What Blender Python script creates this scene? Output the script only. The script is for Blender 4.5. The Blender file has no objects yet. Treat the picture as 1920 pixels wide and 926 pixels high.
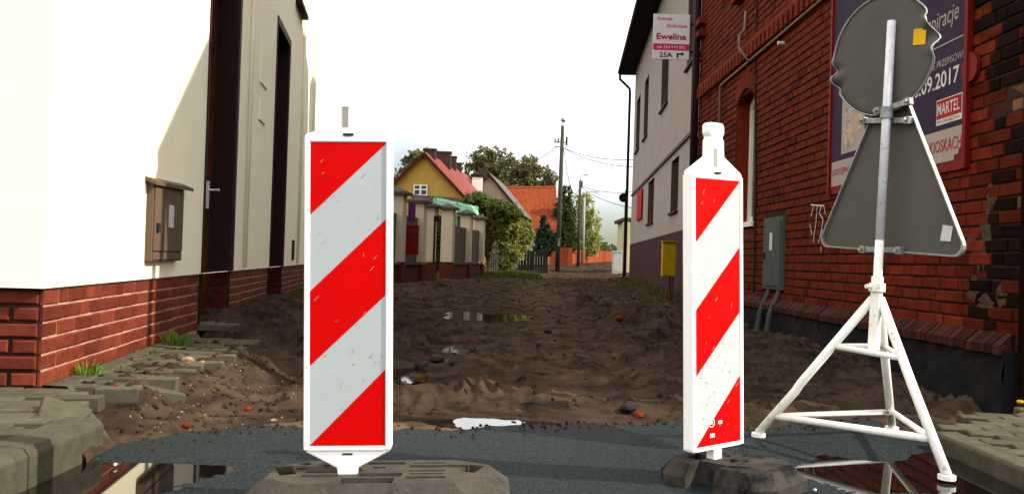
import bpy, bmesh, math, random
import numpy as np
from mathutils import Vector, Matrix
random.seed(7); RNG = np.random.default_rng(7)
C = bpy.context.scene
COL = C.collection
# ------------------------------------------------------------------ camera
FPX, ROLL, PITCH, EYE = 1660.0, math.radians(1.8), 0.0139, 0.82
cam_d = bpy.data.cameras.new('camera'); cam = bpy.data.objects.new('camera', cam_d); COL.objects.link(cam)
C.camera = cam
cam_d.sensor_width = 36; cam_d.lens = 36 * FPX / 1920; cam_d.clip_start = 0.05; cam_d.clip_end = 3000
_F = Vector((0, math.cos(PITCH), math.sin(PITCH))); _r = Vector((1, 0, 0)); _u = Vector((0, -math.sin(PITCH), math.cos(PITCH)))
_R = math.cos(ROLL) * _r + math.sin(ROLL) * _u; _U = math.cos(ROLL) * _u - math.sin(ROLL) * _r
CAM = Vector((0, 0, EYE))
cam.matrix_world = Matrix(((_R.x, _U.x, -_F.x, 0), (_R.y, _U.y, -_F.y, 0), (_R.z, _U.z, -_F.z, EYE), (0, 0, 0, 1)))
C.render.resolution_x = 1024; C.render.resolution_y = 493
# ------------------------------------------------------------------ sun, sky, exposure
SUN = Vector((-1, 0.17, -0.79)).normalized()
sl = bpy.data.lights.new('sun', 'SUN'); sl.energy = 3.5; sl.angle = math.radians(0.5); sl.color = (1.0, 0.925, 0.72)
so = bpy.data.objects.new('sun', sl); COL.objects.link(so); so.rotation_euler = SUN.to_track_quat('-Z', 'Y').to_euler(); so.location = (20, -4, 20)
C.view_settings.view_transform = 'Standard'; C.view_settings.look = 'None'; C.view_settings.gamma = 1
C.view_settings.exposure = 1.27
W_ = bpy.data.worlds.new('World'); C.world = W_; W_.use_nodes = True
nt = W_.node_tree; nt.nodes.clear()
wo = nt.nodes.new('ShaderNodeOutputWorld'); bg = nt.nodes.new('ShaderNodeBackground'); sky = nt.nodes.new('ShaderNodeTexSky')
sky.sky_type = 'NISHITA'; sky.sun_disc = False; sky.sun_elevation = math.asin(-SUN.z); sky.sun_rotation = math.atan2(-SUN.x, -SUN.y)
bg.inputs[1].default_value = 0.05; nt.links.new(sky.outputs[0], bg.inputs[0])
bgc = nt.nodes.new('ShaderNodeBackground'); bgc.inputs[0].default_value = (1.0, 0.985, 0.965, 1); bgc.inputs[1].default_value = 1.0
tc = nt.nodes.new('ShaderNodeTexCoord'); sx = nt.nodes.new('ShaderNodeSeparateXYZ'); nt.links.new(tc.outputs['Generated'], sx.inputs[0])
nz = nt.nodes.new('ShaderNodeTexNoise'); nz.inputs['Scale'].default_value = 2.6; nz.inputs['Detail'].default_value = 6
nt.links.new(tc.outputs['Generated'], nz.inputs['Vector'])
m1 = nt.nodes.new('ShaderNodeMath'); m1.operation = 'MULTIPLY_ADD'; m1.inputs[1].default_value = 0.35; m1.inputs[2].default_value = -0.17
nt.links.new(nz.outputs[0], m1.inputs[0])
m2 = nt.nodes.new('ShaderNodeMath'); m2.operation = 'ADD'; nt.links.new(sx.outputs[2], m2.inputs[0]); nt.links.new(m1.outputs[0], m2.inputs[1])
mr = nt.nodes.new('ShaderNodeMapRange'); mr.interpolation_type = 'SMOOTHSTEP'
mr.inputs['From Min'].default_value = 0.04; mr.inputs['From Max'].default_value = 0.20
mr.inputs['To Min'].default_value = 0.0; mr.inputs['To Max'].default_value = 1.0
nt.links.new(m2.outputs[0], mr.inputs['Value'])
mx = nt.nodes.new('ShaderNodeMixShader'); nt.links.new(mr.outputs[0], mx.inputs[0]); nt.links.new(bg.outputs[0], mx.inputs[1]); nt.links.new(bgc.outputs[0], mx.inputs[2])
nt.links.new(mx.outputs[0], wo.inputs[0])

# ------------------------------------------------------------------ projection helpers (used only to measure the photograph)
def ray(x, y): return _F + (x - 960) / FPX * _R + (463 - y) / FPX * _U
def G(x, y, z=0.0): d = ray(x, y); return CAM + d * ((z - EYE) / d.z)
def P(x, y, Y): d = ray(x, y); return CAM + d * (Y / d.y)
def WL(x, y, A, D):
    d = ray(x, y); n = Vector((D[1], -D[0], 0)); return CAM + d * (n.dot(Vector((A[0], A[1], 0)) - Vector((0, 0, 0))) / n.dot(d))
def proj(q):
    v = Vector(q) - CAM; c = v.dot(_F)
    if c < .05: return None
    return 960 + FPX * v.dot(_R) / c, 463 - FPX * v.dot(_U) / c

# ------------------------------------------------------------------ materials
def mat(name, c1, c2=None, rough=0.8, scale=8, detail=6, bump=0.0, bscale=None, rnd=0.0, metal=0, spec=0.03, c3=None, s3=1.5, t3=0.55, coat=0.0, contrast=1.0, lo=.35, hi=.65):
    m = bpy.data.materials.new(name); m.use_nodes = True; n = m.node_tree; N = n.nodes; L = n.links
    b = N['Principled BSDF']; b.inputs['Roughness'].default_value = rough; b.inputs['Metallic'].default_value = metal
    b.inputs['Specular IOR Level'].default_value = spec; b.inputs['Coat Weight'].default_value = coat
    c2 = c2 or tuple(v * 0.75 for v in c1)
    t = N.new('ShaderNodeTexCoord'); nz = N.new('ShaderNodeTexNoise'); nz.inputs['Scale'].default_value = scale; nz.inputs['Detail'].default_value = detail
    nz.inputs['Roughness'].default_value = 0.65
    vec = t.outputs['Object']
    if rnd:
        oi = N.new('ShaderNodeObjectInfo'); ad = N.new('ShaderNodeVectorMath'); ad.operation = 'MULTIPLY_ADD'
        cx = N.new('ShaderNodeCombineXYZ'); 
        for k in range(3): L.new(oi.outputs['Random'], cx.inputs[k])
        ad.inputs[1].default_value = (37, 91, 53); L.new(cx.outputs[0], ad.inputs[0]); L.new(vec, ad.inputs[2]); vec = ad.outputs[0]
    L.new(vec, nz.inputs['Vector'])
    rp = N.new('ShaderNodeMapRange'); rp.inputs['From Min'].default_value = lo; rp.inputs['From Max'].default_value = hi; L.new(nz.outputs[0], rp.inputs['Value'])
    mi = N.new('ShaderNodeMix'); mi.data_type = 'RGBA'; mi.inputs[6].default_value = (*c1, 1); mi.inputs[7].default_value = (*c2, 1); L.new(rp.outputs[0], mi.inputs[0])
    out = mi.outputs[2]
    if c3:
        n3 = N.new('ShaderNodeTexNoise'); n3.inputs['Scale'].default_value = s3; n3.inputs['Detail'].default_value = 8; n3.inputs['Roughness'].default_value = .7; L.new(vec, n3.inputs['Vector'])
        r3 = N.new('ShaderNodeMapRange'); r3.inputs['From Min'].default_value = t3; r3.inputs['From Max'].default_value = t3 + .12; L.new(n3.outputs[0], r3.inputs['Value'])
        m3 = N.new('ShaderNodeMix'); m3.data_type = 'RGBA'; L.new(r3.outputs[0], m3.inputs[0]); L.new(out, m3.inputs[6]); m3.inputs[7].default_value = (*c3, 1); out = m3.outputs[2]
    if rnd:
        hs = N.new('ShaderNodeHueSaturation'); L.new(out, hs.inputs['Color'])
        mm = N.new('ShaderNodeMapRange'); mm.inputs['To Min'].default_value = 1 - rnd; mm.inputs['To Max'].default_value = 1 + rnd; L.new(oi.outputs['Random'], mm.inputs['Value']); L.new(mm.outputs[0], hs.inputs['Value'])
        out = hs.outputs[0]
    L.new(out, b.inputs['Base Color'])
    if bump:
        nb = N.new('ShaderNodeTexNoise'); nb.inputs['Scale'].default_value = bscale or scale * 4; nb.inputs['Detail'].default_value = 8; nb.inputs['Roughness'].default_value = .7; L.new(vec, nb.inputs['Vector'])
        bp = N.new('ShaderNodeBump'); bp.inputs['Strength'].default_value = min(1, bump); bp.inputs['Distance'].default_value = 0.01; L.new(nb.outputs[0], bp.inputs['Height']); L.new(bp.outputs[0], b.inputs['Normal'])
    m['bsdf'] = 1
    return m

M = {}
M['plaster'] = mat('cream_plaster', (0.89, 0.8323, 0.637), (0.86, 0.7929, 0.5915), .9, 3, bump=.6, bscale=70, c3=(0.79, 0.7092, 0.5096), s3=.9, t3=.62)
M['brown_paint'] = mat('dark_brown_paint', (0.0187, 0.011, 0.0093), (0.0145, 0.0085, 0.0076), .6, 6, bump=.1)
M['mauve_trim'] = mat('mauve_brown_trim', (0.0298, 0.0119, 0.0153), None, .6, 6)
M['door_wood'] = mat('brown_door', (.07, .022, .010), (.04, .014, .008), .35, 5)
M['steel'] = mat('worn_steel', (.60, .60, .58), (.5, .5, .48), .35, 12)
M['glass'] = mat('dark_glass', (.02, .025, .03), None, .04, 3, spec=.8)
M['plinth_brick'] = mat('clinker_brick', (0.1433, 0.0312, 0.0171), (0.0943, 0.0187, 0.0117), .55, 14, bump=.35, bscale=60, rnd=.28, c3=(0.1207, 0.0351, 0.0273), s3=5, t3=.62)
M['plinth_mortar'] = mat('pale_mortar', (0.45, 0.25, 0.18), (0.275, 0.1375, 0.102), .9, 10, bump=.4)
M['mortar_dark'] = mat('dark_mortar', (0.0246, 0.0115, 0.0082), (0.0369, 0.0197, 0.0139), .95, 6, bump=.5, c3=(0.0615, 0.0451, 0.0344), s3=1.8, t3=.64)
M['brick'] = mat('old_red_brick', (0.1245, 0.0158, 0.0062), (0.0778, 0.0105, 0.0045), .85, 11, bump=.6, bscale=45, rnd=.22, c3=(0.0303, 0.0077, 0.0049), s3=2.6, t3=.58)
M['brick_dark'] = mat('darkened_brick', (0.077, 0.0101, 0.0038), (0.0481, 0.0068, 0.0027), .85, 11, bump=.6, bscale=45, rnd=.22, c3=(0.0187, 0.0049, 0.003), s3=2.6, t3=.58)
M['brick_orange'] = mat('orange_red_brick', (0.1392, 0.0223, 0.0058), (0.0844, 0.0127, 0.0039), .85, 11, bump=.6, bscale=45, rnd=.22, c3=(0.0295, 0.0075, 0.0039), s3=3, t3=.60)
M['brick_soot'] = mat('sooty_brick', (0.004, 0.0022, 0.002), (0.0098, 0.0034, 0.0025), .9, 9, bump=.6, rnd=.5)
M['brick_pale'] = mat('pale_worn_brick', (0.123, 0.0615, 0.041), (0.082, 0.041, 0.0287), .9, 11, bump=.6, rnd=.3)
M['sill_brick'] = mat('dark_sill_brick', (0.044, 0.0128, 0.0088), (0.028, 0.0096, 0.008), .8, 11, bump=.6, bscale=45, rnd=.35, c3=(0.012, 0.0072, 0.0072), s3=3, t3=.55)
M['smear'] = mat('crumbling_mortar', (.075, .058, .042), (.040, .030, .022), .95, 30, bump=1, bscale=60, c3=(.06, .016, .009), s3=16, t3=.52)
M['foundation'] = mat('tarred_foundation', (0.0073, 0.0086, 0.0111), (0.0147, 0.0135, 0.0135), .8, 5, bump=.8, bscale=25, c3=(0.0319, 0.027, 0.0222), s3=3, t3=.64)
M['concrete'] = mat('grey_concrete', (0.0765, 0.0685, 0.049), (0.0521, 0.0471, 0.0343), .9, 14, bump=.5, bscale=120, rnd=.16, c3=(0.0306, 0.0318, 0.0196), s3=6, t3=.62)
M['kerb'] = mat('kerb_concrete', (0.0714, 0.0654, 0.0476), (0.0476, 0.0447, 0.0333), .9, 18, bump=.5, bscale=150, rnd=.12, c3=(0.025, 0.0255, 0.0202), s3=4, t3=.60)
M['asphalt'] = mat('wet_asphalt', (.0075, .0105, .0125), (.030, .041, .045), .62, 110, detail=2, bump=.8, bscale=140, spec=.05, c3=(.014, .0105, .007), s3=1.3, t3=.58, lo=.44, hi=.68)
M['dirt'] = mat('dug_earth', (0.0456, 0.0312, 0.0226), (0.0203, 0.0132, 0.0103), .95, 3.2, detail=10, bump=1, bscale=40, spec=0, c3=(0.0096, 0.0085, 0.0084), s3=1.5, t3=.54, lo=.38, hi=.62)
M['sand'] = mat('sandy_earth', (0.1065, 0.0691, 0.046), (0.0665, 0.042, 0.0289), .9, 9, bump=1, bscale=60)
M['ground'] = mat('far_ground', (0.0252, 0.0216, 0.013), (0.0216, 0.0245, 0.0086), .95, .4)
M['water'] = mat('puddle_water', (0.0034, 0.003, 0.0026), (0.0043, 0.0034, 0.003), .028, 2, spec=.9)
M['beacon_white'] = mat('white_plastic', (0.86, 0.86, 0.84), (0.82, 0.82, 0.79), .35, 5, c3=(.62, .61, .57), s3=9, t3=.68)
M['sheet_white'] = mat('white_reflective_sheet', (0.3832, 0.4156, 0.4328), (0.3525, 0.3842, 0.3995), .42, 6, c3=(0.2912, 0.3136, 0.3162), s3=9, t3=.66)
M['red_sheet'] = mat('red_reflective_sheet', (0.5456, 0.0018, 0.0018), (0.4752, 0.0018, 0.0018), .45, 9, c3=(0.5808, 0.0264, 0.022), s3=16, t3=.72)
M['rubber'] = mat('recycled_plastic_foot', (0.063, 0.0555, 0.0468), (0.0388, 0.0347, 0.0299), .8, 12, bump=.7, bscale=70, c3=(0.0242, 0.026, 0.0281), s3=4, t3=.60)
M['rubber_black'] = mat('black_rubber_foot', (0.051, 0.0442, 0.0382), (0.0221, 0.0204, 0.0195), .8, 9, bump=.7, bscale=70, c3=(0.0085, 0.0085, 0.0085), s3=5, t3=.52)
M['water_tone'] = mat('grey_water_tone', (.10, .13, .14), None, .2, 8, spec=.5)
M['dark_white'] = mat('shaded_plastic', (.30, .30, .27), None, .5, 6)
M['dark_slot'] = mat('dark_slot', (.02, .02, .02), None, .8)
M['white_paint'] = mat('white_tube_paint', (.78, .78, .74), (.70, .69, .64), .45, 14, bump=.25, c3=(.16, .10, .07), s3=26, t3=.595)
M['pole_paint'] = mat('worn_grey_pole', (.60, .61, .64), (.48, .49, .53), .5, 14, bump=.25, c3=(.06, .05, .05), s3=26, t3=.60)
M['sign_back'] = mat('grey_sign_back', (0.087, 0.0835, 0.0766), (0.0696, 0.0678, 0.0626), .55, 3.5, bump=.1, c3=(0.1148, 0.1079, 0.0974), s3=7, t3=.60)
M['galv'] = mat('galvanised_steel', (.27, .28, .28), (.15, .16, .16), .45, 25, metal=.4, spec=.3)
M['yellow'] = mat('yellow_sticker', (.70, .42, .02), None, .6)
M['white'] = mat('white_print', (0.5, 0.49, 0.49), None, .6)
M['red_print'] = mat('red_print', (0.33, 0.01, 0.014), None, .6)
M['poster_purple'] = mat('purple_poster', (0.0255, 0.0145, 0.0408), (0.0187, 0.0119, 0.0306), .8, 3, spec=.1)
M['poster_white'] = mat('white_poster', (0.289, 0.238, 0.2295), (0.2465, 0.2125, 0.204), .5, 4)
M['poster_red'] = mat('red_poster_frame', (0.1445, 0.0068, 0.0068), (0.102, 0.0068, 0.0068), .5, 6, c3=(0.085, 0.0255, 0.0255), s3=5, t3=.66)
M['poster_food1'] = mat('food_print', (.30, .13, .05), (.42, .35, .28), .5, 30)
M['poster_food2'] = mat('plate_print', (.40, .36, .30), (.16, .10, .07), .5, 20)
M['pink'] = mat('magenta_print', (.48, .02, .09), None, .5)
M['text_dark'] = mat('dark_print', (.02, .02, .02), None, .6)
M['sign_white'] = mat('white_sign', (.55, .53, .55), (.50, .48, .50), .5, 4)
M['cabinet_brown'] = mat('brown_cabinet', (0.1105, 0.0723, 0.051), (0.0935, 0.0612, 0.0425), .7, 6, bump=.15)
M['cabinet_grey'] = mat('grey_green_cabinet', (0.0638, 0.0748, 0.0663), (0.0467, 0.0553, 0.051), .6, 5, bump=.2, c3=(0.0425, 0.051, 0.102), s3=7, t3=.64)
M['yellow_box'] = mat('yellow_gas_box', (0.357, 0.2295, 0.0068), (0.289, 0.1785, 0.0068), .5, 4, c3=(0.2975, 0.204, 0.0255), s3=6, t3=.64)
M['rust'] = mat('rusty_metal', (.10, .035, .018), (.06, .025, .015), .85, 20, bump=.4)
M['grey_plaster'] = mat('grey_pink_plaster', (0.255, 0.2082, 0.1827), (0.2295, 0.187, 0.1615), .92, 1.2, bump=.3, bscale=30, c3=(0.2125, 0.17, 0.153), s3=.6, t3=.60)
M['mauve_plaster'] = mat('mauve_plinth_plaster', (0.0442, 0.0187, 0.0221), (0.0357, 0.0153, 0.0187), .9, 2, bump=.4, bscale=30)
M['window_brown'] = mat('brown_window_shade', (0.075, 0.048, 0.036), (0.055, 0.036, 0.028), .7, 2)
M['pipe_brown'] = mat('dark_brown_pipe', (0.017, 0.0068, 0.0064), (0.0127, 0.0059, 0.0059), .45, 5)
M['soffit'] = mat('dark_soffit', (.02, .018, .017), None, .8, 3)
M['roof_grey'] = mat('grey_roof', (.10, .09, .085), None, .8, 3)
M['pvc'] = mat('white_window_frame', (.66, .66, .62), (.60, .60, .56), .5, 5)
M['cable'] = mat('pale_conduit', (0.16, 0.125, 0.1), (0.11, 0.09, 0.075), .7, 5)
M['bark'] = mat('bark', (.07, .052, .038), (.045, .034, .026), .95, 6, bump=.6)
M['pole_wood'] = mat('dark_wood_pole', (.035, .030, .027), (.05, .045, .04), .9, 4, bump=.5)
M['pole_conc'] = mat('concrete_pole', (.26, .27, .28), None, .9, 4)
M['wire'] = mat('wire', (.03, .035, .04), None, .6)
M['ochre'] = mat('ochre_plaster', (0.36, 0.225, 0.05), (0.3, 0.18, 0.042), .95, .8, bump=.4, bscale=8, c3=(.20, .15, .07), s3=.7, t3=.58)
M['red_roof'] = mat('red_metal_roof', (0.2295, 0.034, 0.0289), (0.187, 0.0289, 0.0255), .5, 2, spec=.3)
M['dark_red'] = mat('dark_red_board', (0.07, 0.01, 0.009), None, .6)
M['orange_roof'] = mat('orange_tile_roof', (0.2295, 0.051, 0.0187), (0.1785, 0.0382, 0.0153), .8, 2)
M['stucco_grey'] = mat('old_grey_stucco', (.30, .27, .20), (.23, .21, .155), .95, 1.5, bump=.3, bscale=10)
M['chimney'] = mat('dark_chimney', (.05, .032, .028), (.035, .025, .022), .9, 4)
M['pillar'] = mat('cream_grey_pillar', (0.429, 0.3575, 0.26), (0.377, 0.312, 0.2275), .9, 4, bump=.2)
M['cap'] = mat('brown_grey_cap', (0.0723, 0.0578, 0.0467), None, .85, 4)
M['panel_grey'] = mat('dark_grey_panel', (.095, .080, .066), None, .85, 3)
M['plinth_red'] = mat('dark_red_plinth', (0.0808, 0.0153, 0.0119), (0.0595, 0.0119, 0.0093), .8, 6, bump=.3)
M['green_canvas'] = mat('mint_green_canvas', (0.1575, 0.3224, 0.207), (0.1125, 0.2604, 0.1656), .6, 2)
M['purple'] = mat('purple_banner', (0.1, 0.015, 0.1), None, .6)
M['orange_fence'] = mat('orange_wood', (0.238, 0.0467, 0.0153), (0.17, 0.0357, 0.0127), .8, 3, rnd=.25)
M['blue'] = mat('blue_plastic', (.02, .12, .30), None, .5)
M['pale_cab'] = mat('pale_cabinet', (.42, .44, .40), None, .6)
M['lime'] = mat('pale_green_plaster', (.42, .50, .26), None, .85)
def leafmat(name, a, b, c):
    m = mat(name, a, b, .75, 1.6, c3=c, s3=5, t3=.5); n = m.node_tree; bs = n.nodes['Principled BSDF']; src = bs.inputs['Base Color'].links[0].from_socket
    bs.inputs['Specular IOR Level'].default_value = .2
    tl = n.nodes.new('ShaderNodeBsdfTranslucent'); mxs = n.nodes.new('ShaderNodeMixShader'); mxs.inputs[0].default_value = .5
    n.links.new(src, tl.inputs[0]); n.links.new(bs.outputs[0], mxs.inputs[1]); n.links.new(tl.outputs[0], mxs.inputs[2]); n.links.new(mxs.outputs[0], n.nodes['Material Output'].inputs[0]); return m
M['leaf_dark'] = leafmat('dark_leaves', (.045, .066, .014), (.024, .040, .010), (.075, .10, .022))
M['leaf_mid'] = leafmat('mid_leaves', (.085, .115, .020), (.045, .068, .014), (.14, .16, .03))
M['leaf_light'] = leafmat('light_leaves', (.27, .28, .06), (.15, .17, .03), (.38, .38, .14))
M['leaf_grey'] = leafmat('thin_autumn_leaves', (.13, .13, .055), (.09, .095, .045), (.18, .14, .05))
M['leaf_teal'] = leafmat('conifer_needles', (.018, .040, .022), (.012, .028, .017), (.024, .050, .028))
M['leaf_red'] = leafmat('red_vine_leaves', (.14, .035, .018), (.09, .05, .02), (.07, .08, .02))
M['grass'] = mat('green_grass', (.10, .20, .015), (.06, .12, .012), .7, 12)
M['grass_far'] = mat('verge_grass', (.06, .085, .014), (.035, .045, .010), .8, 3)

# ------------------------------------------------------------------ mesh helpers
class MB:
    def __init__(s): s.v = []; s.f = []
    def add(s, vs, fs):
        o = len(s.v); s.v += [tuple(v) for v in vs]; s.f += [tuple(i + o for i in f) for f in fs]; return s
    def box(s, c, sz, rot=None):
        hx, hy, hz = sz[0] / 2, sz[1] / 2, sz[2] / 2
        vs = [Vector((x, y, z)) for x in (-hx, hx) for y in (-hy, hy) for z in (-hz, hz)]
        if rot is not None: vs = [rot @ v for v in vs]
        c = Vector(c); vs = [v + c for v in vs]
        return s.add(vs, [(0, 1, 3, 2), (4, 6, 7, 5), (0, 4, 5, 1), (2, 3, 7, 6), (0, 2, 6, 4), (1, 5, 7, 3)])
    def tube(s, pts, r, n=10, cap=True):
        pts = [Vector(p) for p in pts]; rs = r if isinstance(r, (list, tuple)) else [r] * len(pts); vs = []; fs = []
        prev = None
        for i, p in enumerate(pts):
            d = (pts[min(i + 1, len(pts) - 1)] - pts[max(i - 1, 0)]).normalized()
            a = d.cross(Vector((0, 0, 1)) if abs(d.z) < .9 else Vector((1, 0, 0))).normalized() if prev is None else (prev - d * prev.dot(d)).normalized()
            prev = a; b = d.cross(a)
            for k in range(n): t = 2 * math.pi * k / n; vs.append(p + (a * math.cos(t) + b * math.sin(t)) * rs[i])
        for i in range(len(pts) - 1):
            for k in range(n): fs.append((i * n + k, i * n + (k + 1) % n, (i + 1) * n + (k + 1) % n, (i + 1) * n + k))
        if cap: fs.append(tuple(reversed(range(n)))); fs.append(tuple(range((len(pts) - 1) * n, len(pts) * n)))
        return s.add(vs, fs)
    def prism(s, outline, ax, o, u, v, w0, w1, w=None):
        """outline (a,b) in the u,v frame at o, extruded along w from w0 to w1"""
        o = Vector(o); u = Vector(u); v = Vector(v); w = Vector(w) if w is not None else u.cross(v); n = len(outline)
        vs = [o + u * a + v * b + w * w0 for a, b in outline] + [o + u * a + v * b + w * w1 for a, b in outline]
        fs = [tuple(reversed(range(n))), tuple(range(n, 2 * n))] + [(i, (i + 1) % n, n + (i + 1) % n, n + i) for i in range(n)]
        return s.add(vs, fs)
def make(name, mb, m, parent=None, base=None, smooth=False, bevel=0, seg=2, kind=None):
    """links mb (world coordinates unless base given as local) as one mesh object"""
    b = Vector(base) if base is not None else Vector((0, 0, 0))
    me = bpy.data.meshes.new(name); me.from_pydata([tuple(Vector(v) - b) for v in mb.v], [], mb.f); me.update()
    bm = bmesh.new(); bm.from_mesh(me); bmesh.ops.recalc_face_normals(bm, faces=bm.faces); bm.to_mesh(me); bm.free()
    if smooth:
        me.polygons.foreach_set('use_smooth', [True] * len(me.polygons))
    me.materials.append(m if not isinstance(m, str) else M[m])
    o = bpy.data.objects.new(name, me); COL.objects.link(o)
    if parent is not None: o.parent = parent
    else: o.location = b
    if bevel:
        bv = o.modifiers.new('bevel', 'BEVEL'); bv.width = bevel; bv.segments = seg; bv.limit_method = 'ANGLE'
    if kind: o['kind'] = kind
    return o
def big(name, V, F, m, kind=None, smooth=True, parent=None):
    me = bpy.data.meshes.new(name); V = np.asarray(V, dtype=np.float32); F = np.asarray(F, dtype=np.int32)
    me.vertices.add(len(V)); me.vertices.foreach_set('co', V.ravel()); nf, k = F.shape
    me.loops.add(nf * k); me.loops.foreach_set('vertex_index', F.ravel()); me.polygons.add(nf)
    me.polygons.foreach_set('loop_start', np.arange(0, nf * k, k, dtype=np.int32)); me.polygons.foreach_set('loop_total', np.full(nf, k, dtype=np.int32))
    me.polygons.foreach_set('use_smooth', np.full(nf, smooth)); me.update(calc_edges=True); me.validate()
    me.materials.append(M[m] if isinstance(m, str) else m)
    o = bpy.data.objects.new(name, me); COL.objects.link(o)
    if kind: o['kind'] = kind
    if parent is not None: o.parent = parent
    return o
def thing(name, label, cat, loc=(0, 0, 0), rz=0, group=None):
    o = bpy.data.objects.new(name, None); COL.objects.link(o); o.location = loc; o.rotation_euler = (0, 0, rz); o.empty_display_size = .1
    o['label'] = label; o['category'] = cat
    if group: o['group'] = group
    return o
def tag(o, label, cat, group=None):
    o['label'] = label; o['category'] = cat
    if group: o['group'] = group
    return o
def setting(name, mb, m, **k): return make(name, mb, m, kind='structure', **k)
def text(s, m, origin, xd, up, w, h, parent, base, shear=0, out=0.002, name='lettering', bold=0.0):
    """flat lettering whose bounding box is w by h, lower left corner at origin"""
    cu = bpy.data.curves.new('t', 'FONT'); cu.body = s; cu.shear = shear; cu.extrude = .0; cu.offset = bold; cu.resolution_u = 3
    ob = bpy.data.objects.new('t', cu); COL.objects.link(ob); bpy.context.view_layer.update()
    me = bpy.data.meshes.new_from_object(ob.evaluated_get(bpy.context.evaluated_depsgraph_get()))
    vs = [v.co.copy() for v in me.vertices]; fs = [tuple(p.vertices) for p in me.polygons]
    bpy.data.objects.remove(ob); bpy.data.curves.remove(cu); bpy.data.meshes.remove(me)
    x0 = min(v.x for v in vs); x1 = max(v.x for v in vs); y0 = min(v.y for v in vs); y1 = max(v.y for v in vs)
    o = Vector(origin); xd = Vector(xd).normalized(); up = Vector(up).normalized(); nn = xd.cross(up)
    mb = MB(); mb.add([o + xd * ((v.x - x0) / (x1 - x0) * w) + up * ((v.y - y0) / (y1 - y0) * h) + nn * out for v in vs], fs)
    return make(name, mb, m, parent, base)

# value noise
def vn(x, y, seed=0):
    xi = np.floor(x).astype(np.int64); yi = np.floor(y).astype(np.int64); fx = x - xi; fy = y - yi
    fx = fx * fx * (3 - 2 * fx); fy = fy * fy * (3 - 2 * fy)
    def h(a, b):
        n = (a * 374761393 + b * 668265263 + seed * 144665) & 0x7fffffff
        n = ((n ^ (n >> 13)) * 1274126177) & 0x7fffffff
        return ((n ^ (n >> 16)) & 0xffff) / 65535.0 * 2 - 1
    return (h(xi, yi) * (1 - fx) + h(xi + 1, yi) * fx) * (1 - fy) + (h(xi, yi + 1) * (1 - fx) + h(xi + 1, yi + 1) * fx) * fy
def ss(a, b, x): t = np.clip((x - a) / (b - a), 0, 1); return t * t * (3 - 2 * t)

# ------------------------------------------------------------------ layout lines
LA = Vector((-2.24, 4.28, 0)); LD = Vector((-.13, 1, 0)).normalized(); LN = Vector((LD.y, -LD.x, 0))     # left facade, its normal to the street
BA = Vector((3.06, 5.34, 0)); BD = Vector((-.006, 1, 0)).normalized(); BN = Vector((-BD.y, BD.x, 0))      # brick facade
GA = Vector((5.08, 38, 0)); GD = Vector((.065, 1, 0)).normalized(); GN = Vector((-GD.y, GD.x, 0))         # grey facade
def Lp(Y, h, d=0): k = (Y - LA.y) / LD.y; q = LA + LD * k + LN * d; return Vector((q.x, q.y, h))
def Bp(Y, h, d=0): k = (Y - BA.y) / BD.y; q = BA + BD * k + BN * d; return Vector((q.x, q.y, h))
def Gp(Y, h, d=0): k = (Y - GA.y) / GD.y; q = GA + GD * k + GN * d; return Vector((q.x, q.y, h))
EDGE_X = [-2.6, -1.62, -1.42, -1.22, -.99, -.53, -.26, .09, .94, 1.38, 1.95, 2.32, 4.5]
EDGE_Y = [3.62, 3.72, 3.96, 4.14, 4.25, 4.29, 4.24, 4.48, 4.57, 4.57, 4.9, 4.9, 5.0]
def edge(X): return np.interp(X, EDGE_X, EDGE_Y) + .035 * vn(X * 9, X * 0 + 3, 5) + .02 * vn(X * 31, X * 0 + 1, 8)
def basez(Y): return .12 * ss(12, 30, Y) + .012 * np.clip(Y - 55, 0, 60)
PUD = [(-.095, 4.45, .180, .165, -.010), (-.36, 13.0, .66, .95, -.035), (-.46, 8.3, .15, .36, -.045), (-.74, 6.45, .15, .45, -.045)]
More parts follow.
